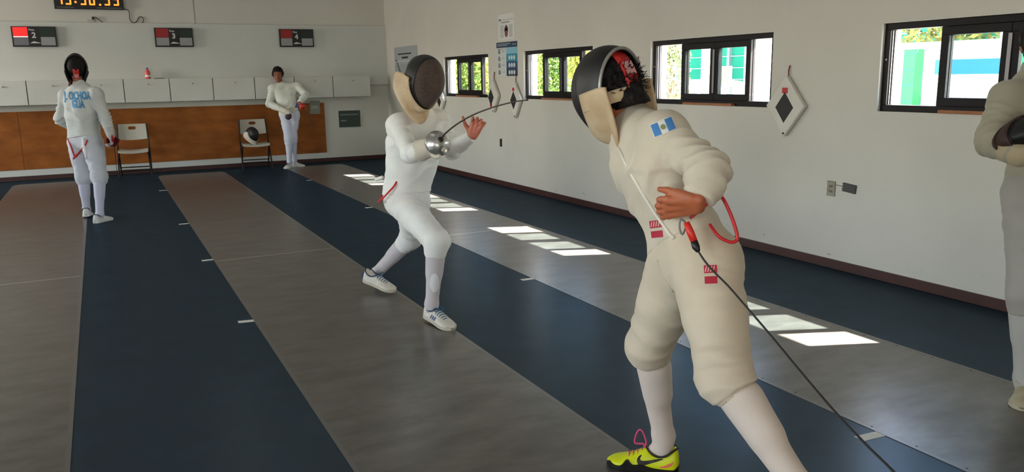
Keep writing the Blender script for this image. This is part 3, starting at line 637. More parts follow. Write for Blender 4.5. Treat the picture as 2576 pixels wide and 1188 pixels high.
def mesh_sdf(fn, pts, rad, h):
    pts = np.array(pts); lo = pts.min(0)-rad; hi = pts.max(0)+rad; B = 6
    n = np.maximum(np.ceil((hi-lo)/h/B).astype(int), 1)
    ci = np.stack(np.meshgrid(*[np.arange(k) for k in n], indexing='ij'), -1).reshape(-1, 3)
    cc = lo+(ci+.5)*B*h; dc = fn(cc)
    vol = np.repeat(np.repeat(np.repeat(np.where(dc < 0, -1., 1.).reshape(n), B, 0), B, 1), B, 2).astype(np.float32)
    act = ci[np.abs(dc) < B*h*.87+.035]
    sub = np.stack(np.meshgrid(*[np.arange(B)]*3, indexing='ij'), -1).reshape(-1, 3)
    for s in range(0, len(act), 1500):
        gi = (act[s:s+1500,None,:]*B+sub[None]).reshape(-1, 3); d = fn(lo+(gi+.5)*h)
        vol[gi[:,0],gi[:,1],gi[:,2]] = d
    vol[0] = vol[-1] = 1; vol[:,0] = vol[:,-1] = 1; vol[:,:,0] = vol[:,:,-1] = 1
    ng = vol < 0; sh = np.array(vol.shape)-1
    cnt = np.zeros(sh, np.int8)
    for a in (0,1):
        for b in (0,1):
            for c in (0,1): cnt += ng[a:a+sh[0], b:b+sh[1], c:c+sh[2]]
    cell = np.argwhere((cnt > 0) & (cnt < 8)); idx = np.full(sh, -1, np.int32); idx[tuple(cell.T)] = np.arange(len(cell))
    acc = np.zeros((len(cell), 3)); num = np.zeros(len(cell))
    for ax in range(3):
        o1, o2 = [i for i in range(3) if i != ax]
        for a in (0,1):
            for b in (0,1):
                q = cell.copy(); q[:,o1] += a; q[:,o2] += b; q2 = q.copy(); q2[:,ax] += 1
                v0 = vol[tuple(q.T)].astype(float); v1 = vol[tuple(q2.T)].astype(float); m = (v0 < 0) != (v1 < 0)
                t = np.where(m, v0/np.where(m, v0-v1, 1), 0); pt = q.astype(float); pt[:,ax] += t
                acc[m] += pt[m]; num[m] += 1
    verts = lo+(acc/num[:,None]+.5)*h
    faces = []
    for ax in range(3):
        o1, o2 = (ax+1) % 3, (ax+2) % 3
        s0 = [slice(None)]*3; s1 = [slice(None)]*3; s0[ax] = slice(0,-1); s1[ax] = slice(1,None)
        e = np.argwhere(ng[tuple(s0)] != ng[tuple(s1)])
        e = e[(e[:,o1] > 0) & (e[:,o2] > 0) & (e[:,o1] < sh[o1]) & (e[:,o2] < sh[o2])]
        def I(d1, d2): q = e.copy(); q[:,o1] -= d1; q[:,o2] -= d2; return idx[tuple(q.T)]
        f = np.stack([I(1,1), I(0,1), I(0,0), I(1,0)], 1); fl = ~ng[tuple(e.T)]
        f[fl] = f[fl][:,::-1]; faces.append(f)
    f = np.concatenate(faces); return verts, f[(f >= 0).all(1)]
def build_np(name, v, f, m, parent, keep=None):
    o0 = np.array(off(parent)); me = bpy.data.meshes.new(name)
    me.vertices.add(len(v)); me.vertices.foreach_set('co', (v-o0).astype(np.float32).ravel())
    me.loops.add(f.size); me.loops.foreach_set('vertex_index', f.ravel().astype(np.int32))
    me.polygons.add(len(f)); me.polygons.foreach_set('loop_start', np.arange(0, f.size, f.shape[1], dtype=np.int32))
    me.update(calc_edges=True); me.validate(); me.polygons.foreach_set('use_smooth', np.ones(len(me.polygons), bool))
    me.materials.append(m); o = bpy.data.objects.new(name, me); COL.objects.link(o); o.parent = parent; OFF[o.name] = Vector(o0)
    o['_n'] = 0; del o['_n']; return o
def sdf_obj(name, fn, pts, rad, h, m, parent):
    v, f = mesh_sdf(fn, pts, rad, h); o = build_np(name, v, f, m, parent); return o, BVHTree.FromPolygons([tuple(q) for q in v], [tuple(q) for q in f])
def frame(f, up=(0,0,1), rollto=None):       # right, up, forward
    f = nrm(f); s = nrm(np.cross(f, up)); u = np.cross(s, f); return s, u, f
def decal(bvh, name, m, parent, c, u, v, ray, polys, lift=.002, div=6):
    """a thin patch or lettering lying on a garment: 2-D polygons (or quads split into a grid) dropped along ray onto the cloth"""
    c, u, v, ray = [Vector(x) for x in (c, u, v, ray)]; ray.normalize(); mb = MB()
    for item in polys:
        if item[0] == 'rect':
            _, x0, y0, x1, y1 = item; vs = [(x0+(x1-x0)*i/div, y0+(y1-y0)*j/div) for j in range(div+1) for i in range(div+1)]
            fs = [(j*(div+1)+i, j*(div+1)+i+1, (j+1)*(div+1)+i+1, (j+1)*(div+1)+i) for j in range(div) for i in range(div)]
        else: _, vs, fs = item
        out = []
        for a, b in vs:
            q = c+u*a+v*b; hit = bvh.ray_cast(q-ray*.25, ray, .6)
            p = hit[0] if hit[0] is not None else q
            out.append(p-ray*lift)
        mb.add(out, fs)
    return mb.build(name, m, parent, smooth=True)
# hand: wrist w, pointing d, back-of-hand normal n, thumb side t
def hand_prims(w, d, t, n, curl=(.5,.6,.5), spread=.12, size=1.0, thumb=.7, tcurl=.3):
    w, d, t, n = V(w), nrm(d), nrm(t), nrm(n); S = size*.098; pr = []
    for k, o in ((-1,-.026),(0,0),(1,.026)): pr.append((w+t*o*size*.6, w+d*S*.92+t*o*size*1.15, .020*size, .0145*size))
    L = [.072,.080,.076,.060]
    for i in range(4):
        x = (.036-.024*i)*size; b = w+d*S*(.98 if i in (1,2) else .93)+t*x
        dirv = nrm(d+t*spread*(1.5-i)); cur = 0; q = b; c = curl[i] if len(curl) == 4 else curl[0]
        for j, fr in enumerate((.45,.30,.25)):
            cur += c*(1.0, 1.15, .8)[j]; dd = dirv*math.cos(cur)-n*math.sin(cur); e = q+dd*L[i]*size*fr
            pr.append((q, e, (.0098-.0010*j)*size, (.0092-.0012*j)*size)); q = e
    b = w+d*S*.25+t*.030*size; dd = nrm(d*.6+t*thumb-n*.25); q = b
    for j, l in enumerate((.042,.034,.026)):
        e = q+dd*l*size; pr.append((q, e, (.015,.0112,.010)[j]*size, (.0115,.010,.0085)[j]*size)); q = e; dd = nrm(dd+d*tcurl-n*tcurl*.6)
    return pr
def prim_union(p, pr, k):
    d = None
    for a, b, ra, rb in pr:
        e = rc(p, a, b, ra, rb); d = e if d is None else smin(d, e, k)
    return d
def head_sdf(p, c, s, u, f):
    ax = (s, u, f); d = ell(p, c+u*.025-f*.012, ax, (.076,.098,.098))
    d = smin(d, rc(p, c-u*.045+f*.025, c-u*.088+f*.062, .056, .030), .05)
    d = smin(d, rc(p, c+u*.012+f*.080, c-u*.028+f*.104, .008, .0135), .016)
    d = smin(d, rc(p, c-u*.032+f*.090-s*.012, c-u*.032+f*.090+s*.012, .008, .008), .010)
    d = smin(d, rc(p, c+u*.024+f*.077-s*.034, c+u*.024+f*.077+s*.034, .012, .012), .02)
    d = smin(d, rc(p, c-u*.058+f*.083-s*.016, c-u*.058+f*.083+s*.016, .008, .008), .010)
    for e in (-1, 1):
        d = smin(d, ell(p, c+s*e*.078-u*.005-f*.012, ax, (.010,.032,.019)), .012)
        d = np.maximum(d, -(np.linalg.norm(p-(c+s*e*.032+u*.004+f*.092), axis=1)-.013))
    return d
M_skin = mat('skin_brown', (150,98,74), .55, var=.1, vscale=20); M_hair = mat('hair_black', (22,17,16), .7, spec=.25)
M_skin_r = mat('skin_ruddy', (196,112,88), .5, var=.16, vscale=24)
M_mesh = mat('mask_wire_mesh', (80,62,52), .5, .2, var=.55, vscale=110, bump=.6, bscale=420); M_mask = mat('mask_black', (9,8,9), .5); M_bib = mat('bib_leather', (208,186,154), .6, var=.14, vscale=11, c2=(182,152,116))
M_trim = mat('mask_trim', (150,148,144), .35, .5); M_red = mat('strap_red', (190,34,34), .6); M_strap = mat('strap_beige', (196,172,138), .7); M_steel = mat('guard_steel', (196,194,190), .28, .85, var=.08, vscale=25)
M_blade = mat('blade_dark', (70,64,58), .35, .7); M_cord = mat('body_cord_red', (196,30,36), .4); M_lace = mat('lace_blue', (20,84,122), .6)
# ------------------------------------------------------------------ fencing mask (parts under a parent)
def mask_parts(parent, c, s, u, f, sc=1.0, mstrap=None, bib=M_bib, bib_len=.085, back=True, tongue=(50,-12,14), front=M_mesh, bside=.075, flare=0., trim=None, bfwd=.018, b0=205):
    c, s, u, f = V(c), V(s), V(u), V(f)
    def surf(al, be, grow=0.0):
        sb, cb = math.sin(be), math.cos(be); A = .155+grow; Bu = (.150 if sb > 0 else .172)+grow; Cs = .108*(1-.30*max(0,-sb)**1.5)+grow
        x = Cs*cb*math.sin(al); y = Bu*sb*math.sin(al); z = A*math.cos(al)-.010
        return c+(s*x+u*y+f*z)*sc
    amax = lambda be: math.radians(112+(16*math.sin(be) if math.sin(be) > 0 else -26*math.sin(be)**2))
    nb = 64
    def shell(nm, a0, a1, n, m, g0, g1, par):
        vs = []; fs = []
        for side, g in ((0, g0), (1, g1)):
            for i in range(n+1):
                for k in range(nb):
                    be = 2*math.pi*k/nb; x0 = a0*amax(be) if a0 else .02; vs.append(surf(x0+(a1*amax(be)-x0)*i/n, be, g))
        st = (n+1)*nb
        for i in range(n):
            for k in range(nb):
                k2 = (k+1) % nb; fs.append((i*nb+k, i*nb+k2, (i+1)*nb+k2, (i+1)*nb+k)); fs.append((st+i*nb+k2, st+i*nb+k, st+(i+1)*nb+k, st+(i+1)*nb+k2))
        for k in range(nb):
            k2 = (k+1) % nb; fs.append((n*nb+k, n*nb+k2, st+n*nb+k2, st+n*nb+k)); fs.append((k2, k, st+k, st+k2))
        if a0 == 0: fs.append(tuple(range(nb))); fs.append(tuple(st+k for k in reversed(range(nb))))
        return MB().add(vs, fs).build(nm, m, par, smooth=True)
    shell('wire_mesh', 0, .60, 14, front, 0, -.004, parent)
    shell('side_shell', .59, 1.0, 10, M_mask, .002, -.006, parent)
    MB().tube([surf(amax(2*math.pi*k/nb), 2*math.pi*k/nb, .001) for k in range(nb+1)], .006*sc, 8, cap=False).build('trim', trim or M_trim, parent, smooth=True)
    # bib wraps the lower half of the shell and hangs below the chin
    vs = []; fs = []; rows = 7; na = 40; be0, be1 = math.radians(360-b0+ -0), 0
    for j in range(rows+1):
        for k in range(na+1):
            be = math.radians(-(b0)+ (2*b0-180)*k/na)            # symmetric about -90
            low = max(0., -math.sin(be)); ed = min(1., min(k, na-k)/5.)
            t = j/rows
            ain = .62+.10*(1-low); out = surf(amax(be)*(ain+(1.02-ain)*min(1, t*1.7)), be, .009)
            if t > .59:
                q = (t-.59)/.41; rim = surf(amax(be)*1.02, be, .009)
                out = rim+(-u*(bib_len*low**.4+.012)-f*(bside*(1-low)+.004)+f*bfwd*low+s*(math.cos(be)*flare))*q*sc*(.55+.45*ed)
            vs.append(out)
    for j in range(rows):
        for k in range(na): a = j*(na+1)+k; fs.append((a, a+1, a+na+2, a+na+1))
    o = MB().add(vs, fs).build('bib', bib, parent, smooth=True); sm = o.modifiers.new('thick', 'SOLIDIFY'); sm.thickness = .007; sm.offset = 0
    if back:
        # red spring tongue over the crown and elastic strap round the back of the head
        vs = []; fs = []; n = 14
        for i in range(n+1):
            an = math.radians(tongue[0]+(tongue[1]-tongue[0])*i/n); r = .134
            for e in (-1, 1): vs.append(c+(f*(-r*math.cos(an)*1.02+.012)+u*(r*math.sin(an)*1.05+.013)+s*e*.028)*sc)
        for i in range(n): fs.append((2*i, 2*i+1, 2*i+3, 2*i+2))
        o = MB().add(vs, fs).build('tongue', M_red, parent, smooth=True); q = o.modifiers.new('thick', 'SOLIDIFY'); q.thickness = .006
        vs = []; fs = []; n = 24
        for i in range(n+1):
            an = math.radians(-100+200*i/n)
            for e in (-1, 1): vs.append(c+(-f*(.126*math.cos(an)+.002)+s*(.112*math.sin(an))+u*(-.030+e*.020))*sc)
        for i in range(n): fs.append((2*i, 2*i+1, 2*i+3, 2*i+2))
        if mstrap != 'none': o = MB().add(vs, fs).build('back_strap', mstrap or M_strap, parent, smooth=True); q = o.modifiers.new('thick', 'SOLIDIFY'); q.thickness = .005
        an = math.radians(tongue[2]); nn = -f*math.cos(an)+u*math.sin(an); tt = f*math.sin(an)+u*math.cos(an)
        q = c+(-f*(.134*math.cos(an)*1.02-.012)+u*(.134*math.sin(an)*1.05+.013))*sc+nn*.0045
        MB().prism([(-.021,-.024),(.021,-.024),(.021,.024),(-.021,.024)], Vector(q), Vector(s), Vector(tt), .0015).build('tongue_label', mat('label_pink', (206,150,150), .6), parent)
# ------------------------------------------------------------------ shoe
def interp(tab, n):
    pts = smooth([Vector(r) for r in tab], n); return [tuple(p) for p in pts]
def shoe(parent, heel, toe, up, mu, ms, lab=None, wid=1.0, lace=None, collar=M_dark, hgt=1.15, wave=False):
    heel, toe, up = Vector(heel), Vector(toe), Vector(up).normalized(); d = toe-heel; L = d.length; d.normalize(); sd = d.cross(up).normalized(); up = sd.cross(d)
    P_ = interp([(0,.012,.040),(.015,.022,.070),(.05,.030,.086),(.10,.034,.082),(.18,.036,.070),(.26,.036,.064),(.34,.036,.066),(.43,.037,.074),(.50,.039,.068),(.60,.042,.056),(.70,.046,.046),(.80,.046,.038),(.88,.041,.033),(.94,.031,.028),(.98,.018,.022),(1.0,.011,.018)], 5)
    def at(t, y, z): return heel+d*(t*L)+sd*(y*wid)+up*(z*hgt)
    n = 28; vs = []; fs = []
    for t, w, h in P_:
        for k in range(n):
            an = 2*math.pi*k/n; cy, cz = math.cos(an), math.sin(an)
            y = w*math.copysign(abs(cy)**.75, cy); z = .014+(h-.014)*(max(0, cz)**.8) if cz > 0 else .014-.006*abs(cz)
            vs.append(at(t, y*(1-.28*max(0,cz)**3), z))
    m_ = len(P_)
    for i in range(m_-1):
        for k in range(n): fs.append((i*n+k, i*n+(k+1) % n, (i+1)*n+(k+1) % n, (i+1)*n+k))
    fs.append(tuple(range(n))); fs.append(tuple((m_-1)*n+k for k in reversed(range(n))))
    o = MB().add(vs, fs).build('shoe', mu, parent, smooth=True, label=lab)
    so = MB(); vs = []; fs = []
    def rise(t):                                   # height of the sole's upper edge along the side
        r = .016+.014*max(0, (t-.86)/.14)**1.5+.012*max(0, (.06-t)/.06)
        if wave: r += .022*math.exp(-((t-.70)/.06)**2)+.010*math.exp(-((t-.52)/.12)**2)
        return r
    for t, w, h in P_:
        ww = w*1.07+.0012; zt = rise(t)
        for y, z in ((-ww*.92,0),(ww*.92,0),(ww,.004),(ww,min(zt, h*.8)),(ww*.90,min(zt, h*.8)+.001),(-ww*.90,min(zt, h*.8)+.001),(-ww,min(zt, h*.8)),(-ww,.004)): vs.append(at(t, y, z))
    for i in range(m_-1):
        for k in range(8): fs.append((i*8+k, i*8+(k+1) % 8, (i+1)*8+(k+1) % 8, (i+1)*8+k))
    fs.append(tuple(range(8))); fs.append(tuple((m_-1)*8+k for k in reversed(range(8))))
    MB().add(vs, fs).build('sole', ms, o)
    cl = smooth([at(.02,0,.083),at(.07,.024,.082),at(.16,.033,.066),at(.26,.033,.058),at(.36,.030,.064),at(.43,.016,.075),at(.445,0,.078),at(.43,-.016,.075),at(.36,-.030,.064),at(.26,-.033,.058),at(.16,-.033,.066),at(.07,-.024,.082),at(.02,0,.083)], 5)
    MB().tube(cl, .0042, 8, cap=False).build('collar', collar, o, smooth=True)
    if lace:
        b = MB()
        for i in range(5):
            t = .47+.06*i; z = .072-.0068*i; b.tube(smooth([at(t-.015,-.026,z-.014),at(t,-.012,z-.001),at(t+.012,.012,z-.002),at(t+.02,.026,z-.015)],4), .0028, 6)
        for e in (-1, 1): b.tube(smooth([at(.49,0,.072),at(.455,e*.018,.086),at(.47,e*.036,.080),at(.50,e*.022,.070),at(.49,e*.004,.072)],4), .0026, 6)
        b.build('laces', lace, o, smooth=True)
    return o, at, (d, sd, up, L)
def stripe_on(so, at, name, m, lines, side, parent, lift=.0016):
    """flat marks on the side of a shoe: centre lines of (t along the sole, height, half width)"""
    me = so.data; o0 = off(so); bv = BVHTree.FromPolygons([v.co+o0 for v in me.vertices], [tuple(p.vertices) for p in me.polygons]); b = MB()
    for ln in lines:
        pts = smooth([Vector(p) for p in ln], 6); vs = []
        for i, p in enumerate(pts):
            q = pts[min(i+1, len(pts)-1)]-pts[max(i-1, 0)]; tx, tz = q.x*.28, q.y; l = math.hypot(tx, tz) or 1; nx, nz = -tz/l, tx/l
            for e in (-1, 0, 1):
                t, z = p.x+e*nx*p.z/.28, p.y+e*nz*p.z; tgt = at(t, 0, z); o_ = at(t, side*.12, z); dr = (tgt-o_).normalized(); h = bv.ray_cast(o_, dr, .3)
                vs.append((h[0] if h[0] is not None else at(t, side*.04, z))-dr*lift)
        k = len(pts); b.add(vs, [(3*i+c, 3*i+c+1, 3*i+c+4, 3*i+c+3) for i in range(k-1) for c in (0, 1)])
    return b.build(name, m, parent, smooth=True)
# ------------------------------------------------------------------ person
def person(nm_label, J, hf, tf, opt):
    """J: joints; hf: head forward; tf: chest forward. Returns root and garment BVHs"""
    J = {k: V(v) for k, v in J.items()}
    for S in 'LR':
        if 'heel'+S in opt: J['an'+S][:2] = (opt['heel'+S]*.78+opt['toe'+S]*.22)[:2]
    h = opt.get('h', .008); hb = opt.get('hb', h); g = opt.get('bulk', 1.0)
    base = (J['anL']+J['anR'])/2; root = empty('person', (float(base[0]), float(base[1]), 0), nm_label, 'person')
    hs, hu, hfv = frame(hf, opt.get('hup', (0,0,1))); c = J['head']; upv = nrm(J['neck']-J['pel']); tf = nrm(np.array(tf)-upv*(np.array(tf)@upv))
    sh = nrm(J['shR']-J['shL']); hp = nrm(J['hipR']-J['hipL']); ws = nrm(sh+hp); waist = J['pel']*.58+J['neck']*.42; bow = opt.get('bow', 0); waist = waist+tf*bow
    ch = J['chest']; tw = opt.get('tw', 1.0)
    bx = opt.get('boxy', .0)
    def torso(p, e, lowext=0.0, bx=0.0):
        d = rc(p, J['hipL']+hp*.02*0, J['hipR'], .098*g+e, .098*g+e)
        for sg in (-1, 1):
            pe = J['pel']+hp*.055*sg; wa = waist+ws*.052*sg*tw; cc = ch+sh*.074*sg*tw; ny = J['neck']+sh*.045*sg-upv*.055
            d = smin(d, rc(p, pe, wa, .098*g+e+bx*.6, .088*g+e+bx), .05); d = smin(d, rc(p, wa, cc, .088*g+e+bx, .098*g+e+bx*.3), .05); d = smin(d, rc(p, cc, ny, .098*g+e, .068*g+e), .05)
        for k in ('shL','shR'):
            d = smin(d, rc(p, J['neck']-upv*.045, J[k], .062+e, .058*g+e), .045); d = smin(d, rc(p, ch, J[k]-upv*.02, .09*g+e, .062*g+e), .05)
        if lowext: d = smin(d, rc(p, J['hipL']-upv*lowext, J['hipR']-upv*lowext, .10*g+e, .10*g+e), .05)
        return d
    def arm(p, S, e, base_=True):
        a, b, w = J['sh'+S], J['el'+S], J['wr'+S]; d1 = rc(p, a, b, .050*g+e, .040*g+e*.9); d2 = rc(p, b, w, .040*g+e*.9, .027+e*.75)
        m1 = b+(w-b)*.25; return smin(smin(d1, d2, .03), rc(p, m1, b+(w-b)*.5, .041*g+e*.85, .036*g+e*.8), .02)
    def leg(p, S, e, ee=None):
        a, b, w = J['hip'+S], J['kn'+S], J['an'+S]; ee = e if ee is None else ee
        d = smin(rc(p, a, b, .083*g+e, .055+ee), rc(p, b, w, .053+ee, .036+ee*.6), .03); ax = nrm(w-b); bk = -nrm(np.array(tf)-ax*(np.array(tf)@ax)); q = b+(w-b)*.22
        return smin(d, rc(p, q+bk*.018, b+(w-b)*.5+bk*.012, .050+ee*.8, .042+ee*.7), .03)
    near = lambda p, q, r, k0, k1: k0+(k1-k0)*np.exp(-((p-q)**2).sum(1)/(r*r))
    hands = opt.get('hands', {})
    hp_pr = []
    for S, a in hands.items(): hp_pr += hand_prims(*a[:4], **a[4])
    def footlow(S):
        a = J['an'+S].copy(); t = opt['toe'+S]; a[2] -= max(0., min(a[2]-t[2]-.048, .07)); return a
    def body(p):
        d = torso(p, -.022)
        for S in 'LR':
            d = smin(d, arm(p, S, -.014), near(p, J['sh'+S], .12, .006, .04)); lg = leg(p, S, -.014)
            lg = smin(lg, rc(p, J['an'+S], footlow(S), .032, .026), .02); d = smin(d, lg, near(p, J['hip'+S], .14, .006, .05))
        d = smin(d, rc(p, J['neck']-upv*.06, c-hu*.045-hfv*.022, .056, .050), .03); d = smin(d, head_sdf(p, c, hs, hu, hfv), .02)
        if hp_pr: d = smin(d, prim_union(p, hp_pr, .007), .010)
        return d
    pts = list(J.values())+[opt['toeL'], opt['toeR']]+[b for _, b, _, _ in hp_pr]
    bodyo, _ = sdf_obj('body', body, pts, .17, hb, opt.get('skin', M_skin), root)
    # jacket
    up_h = opt.get('hem_n', upv); hem = J['pel']+upv*opt.get('hem', -.02); wa_amp = opt.get('wr', .004)
    def jacket(p):
        d = torso(p, .008, bx=bx); d = d-wrinkle(p, J['shL']-upv*.09, upv-.9*sh, .11, wa_amp, .06)-wrinkle(p, J['shR']-upv*.09, upv+.9*sh, .11, wa_amp, .06)-wrinkle(p, waist, upv+.45*sh, .19, wa_amp*1.5, .095)-wrinkle(p, ch-upv*.05, upv*.6+sh, .15, wa_amp*.8, .10)
        d = np.maximum(d, -half(p, hem, up_h))
        d = smin(d, np.maximum(rc(p, J['neck']-upv*.07, J['neck']+upv*.03, .070, .066), half(p, J['neck']+nrm(c-J['neck'])*opt.get('collar', .045), c-J['neck'])), .03)
        for S in 'LR':
            a, b, w = J['sh'+S], J['el'+S], J['wr'+S]; e = opt.get('sleeve', .018)
            q = arm(p, S, e)-wrinkle(p, b, (b-a)*.5+(w-b), .11, .0105, .052)-wrinkle(p, a+(b-a)*.45, b-a+np.array([.1,.05,.03]), .11, .0055, .08)-wrinkle(p, b+(w-b)*.6, w-b, .09, .004, .05)
            q = np.maximum(q, half(p, w-nrm(w-b)*opt.get('cuff'+S, .0), w-b)); d = smin(d, q, near(p, a, .13, .006, .05))
        return d-lump(p, .0026)
    jo, jb = sdf_obj('jacket', jacket, [v for k, v in J.items() if k[:2] not in ('kn','an','he')]+[J['hipL'], J['hipR'], hem], .17, h, opt['mj'], root)
    # breeches
    tf2 = nrm(tf-hp*(tf@hp))
    def breech(p):
        d = rc(p, J['hipL'], J['hipR'], .112*g, .112*g)
        for sg in (-1, 1): d = smin(d, rc(p, J['pel']+hp*.055*sg, waist+ws*.045*sg, .102*g, .092*g), .05)
        if opt.get('seat'): d = smin(d, ell(p, J['pel']-tf*.045-upv*.03, (hp, np.cross(tf2, hp), tf2), (.128,.10,.070)), .05)
        for S in 'LR':
            a, b, w = J['hip'+S], J['kn'+S], J['an'+S]; t = opt.get('knee_drop', .24); e = b+(w-b)*t; lr = opt.get('leg_r', 1.0)
            q = smin(rc(p, a, b, .100*g*lr, .079*lr), rc(p, b, e, .079*lr, .066), .03); mid = a+(b-a)*.45; q = smin(q, rc(p, a+(b-a)*.2, mid, .100*g*lr, .094*g*lr), .03)
            q = q-wrinkle(p, b+(w-b)*.05, (b-a)+(w-b)+.25*hp, .11, .0050, .065)-wrinkle(p, b+(a-b)*.35, nrm(b-a)+.6*hp, .15, .0038, .10)-wrinkle(p, a+(b-a)*.12, nrm(b-a)+.5*hp, .15, .0050, .05)
            cut = half(p, e, w-b); lip = np.abs(cut+.012)-.012; band = np.maximum(rc(p, b, w, .064, .064), lip); q = np.maximum(q, cut+.010); q = np.minimum(q, band+0.0)
            d = smin(d, q, near(p, a, .16, .005, .05))
        return d-lump(p, .0024)
    bo, bb = sdf_obj('breeches', breech, [J[k] for k in ('pel','hipL','hipR','knL','knR')]+[waist]+[J['kn'+S]+(J['an'+S]-J['kn'+S])*.35 for S in 'LR'], .16, h, opt['mb'], root)
    socks = {}
    for S in 'LR':
        a, b, w = J['hip'+S], J['kn'+S], J['an'+S]
        def sock(p):
            fl = footlow(S); d = smin(leg(p, S, .0, .006), rc(p, w, fl, .039, .030), .03)
            d = smin(d, rc(p, fl*.6+w*.4, fl*.62+opt['toe'+S]*.38+np.array([0,0,.006]), .030, .016), .02)
            return np.maximum(d, half(p, b+(w-b)*.14, b-w))-.4*lump(p, .0012)
        socks[S] = sdf_obj('sock', sock, [b, w, opt['toe'+S]], .09, min(h, .007), opt['ms'], root)
    return root, J, dict(jacket=jb, breeches=bb, jo=jo, bo=bo, body=bodyo, socks=socks), (hs, hu, hfv)
def glove(parent, prs, cuff, m, h=.006, k=.014, name='glove', grow=.004):
    cpr = [(a, b, ra+grow, rb+grow) for a, b, ra, rb in prs]
    def fn(p):
        d = prim_union(p, cpr, k); a, b, ra, rb = cuff; return smin(d, rc(p, a, b, ra, rb), .02)
    return sdf_obj(name, fn, [b for _, b, _, _ in prs]+[cuff[0], cuff[1]], .06, h, m, parent)
def hair(parent, c, s, u, f, m=M_hair, amp=.012, thick=.016, h=.006, low=-.06, extra=None):
    def fn(p):
        d = ell(p, c+u*.030-f*.022, (s, u, f), (.083+thick*.5,.100+thick,.100+thick*.6))
        if extra: d = smin(d, extra(p), .03)
        q = p-c; d = d-amp*(np.sin(q@s*120+2*np.sin(q@u*60))*np.sin(q@u*110+2*np.sin(q@f*70))*np.sin(q@f*115+1.5*np.sin(q@s*80)))
        face = np.maximum(half(p, c+f*.050+u*.045, f*.8-u*.62), half(p, c+u*.075, -u)); d = np.maximum(d, np.minimum(half(p, c+f*.035, f), half(p, c+u*.062+f*.05, -u+f*.25)))
        return np.maximum(d, half(p, c+u*low, -u))
    return sdf_obj('hair', fn, [c], .22, h, m, parent)
def epee(label, guard_c, axis, blade_pts, grip_m=M_red, blade_r=(.0045,.0022), cat='sword', guard_m=M_steel, gr=.068):
    g = Vector(guard_c); ax = Vector(axis).normalized(); r = empty('fencing_sword', g, label, cat)
    prof = [(.010,.034),(.030,.030),(.048,.020),(.060,.006),(gr-.002,-.012),(gr,-.024),(gr-.003,-.024),(.058,.004),(.046,.017),(.028,.026),(.010,.030)]
    MB().lathe(prof, g, ax, 40).build('guard', guard_m, r, smooth=True)
    MB().lathe([(.017,.028),(.017,.036),(.012,.040)], g, ax, 20).build('boss', M_blade, r)
    MB().tube([g+ax*.03, g-ax*.03, g-ax*.075, g-ax*.115], [.011,.014,.013,.012], 10).build('grip', grip_m, r, smooth=True)
    pts = smooth(blade_pts, 8); n = len(pts); MB().tube(pts, [blade_r[0]+(blade_r[1]-blade_r[0])*i/(n-1) for i in range(n)], 8).build('blade', M_blade, r, smooth=True)
    d = (pts[-1]-pts[-2]).normalized(); MB().tube([pts[-1]-d*.004, pts[-1]+d*.012], .004, 8).build('point', M_blade, r); return r
def cord(parent, pts, r=.004, m=M_cord, name='body_cord'):
    return MB().tube(smooth(pts, 8), r, 8).build(name, m, parent, smooth=True)
def cloth(name, c, var=.06, c2=None): return mat(name, c, .85, var=var, vscale=7, bump=.12, bscale=260, sheen=.15, c2=c2)
# ================================================================== fencer facing the camera (middle)
def nv(*a): return np.array(a, float)
mjA = cloth('jacket_white', (234,232,226)); mbA = cloth('breeches_white', (230,227,220)); msA = cloth('sock_white', (196,188,188), .04)
J = dict(head=P(1068,207,4.98),neck=P(1056,290,5.17),chest=P(1042,365,5.22),pel=P(1022,492,5.32),shR=P(1003,315,5.10),shL=P(1103,303,5.27),elR=P(1032,388,4.88),wrR=P(1082,371,4.74),elL=P(1138,378,5.10),wrL=P(1187,343,4.97),
 hipR=P(1010,505,5.26),hipL=P(1040,508,5.36),knR=P(1099,607,4.92),anR=P(1088,765,5.02),knL=P(1034,598,5.66),anL=P(946,688,5.93))
toeR, heelR = nv(1.765,4.315,.0), nv(1.712,4.612,.022)
toeL = V(P(993,737,5.70)); toeL[2] = .012; heelL = V(P(917,706,5.83)); heelL[2] = max(heelL[2], .045)
hd = nrm(V(P(1206,300,4.93))-V(J['wrL']))
camdir = nrm(V(CAM)-V(J['wrL']))
hand_L = (V(J['wrL'])+hd*.005, hd, nrm(V(P(1150,330,4.97))-V(P(1187,343,4.97))), -nrm(camdir-hd*(camdir@hd)), dict(curl=(.8,.86,.92,1.0), spread=.14, thumb=.75, tcurl=.35, size=1.0))
fA = nrm(nv(.13,-.95,-.30))
root, JA, G, HA = person('fencer in white kit and black mask facing the camera, bare left hand raised', J, fA, (-.25,-.95,0),
    dict(h=.0062, hb=.0046, mj=mjA, mb=mbA, ms=msA, toeL=toeL, toeR=toeR, heelR=heelR, hands={'L': hand_L}, skin=M_skin_r, hem=.015, bulk=1.0, boxy=.022, sleeve=.015, hem_n=nv(.0,.15,1), hup=(.12,0,1), collar=.085))
s, u, f = HA
so_, sb_ = G['socks']['R']; q = P(1093,712,4.98)
decal(sb_, 'shin_patch', cloth('shin_white', (226,224,222)), so_, q, RT, UP, q-CAM, [('poly', [(0,0)]+[(r*.030*math.cos(t*.393), r*.058*math.sin(t*.393)) for r in (.5,1) for t in range(16)], [(0,1+t,1+(t+1)%16) for t in range(16)]+[(1+t,17+t,17+(t+1)%16,1+(t+1)%16) for t in range(16)])], .0022)
mask_parts(root, JA['head']+u*.005, s, u, f, 1.06, bib_len=.05, bfwd=.06, bside=.085, b0=186, flare=.03)
hair(root, JA['head'], s, u, f, h=.009)
cordA = [P(998,457,5.14),P(990,470,5.13),P(976,485,5.13),P(962,500,5.15),P(952,509,5.18),P(957,503,5.22),P(962,492,5.26)]
cord(root, cordA, .006)
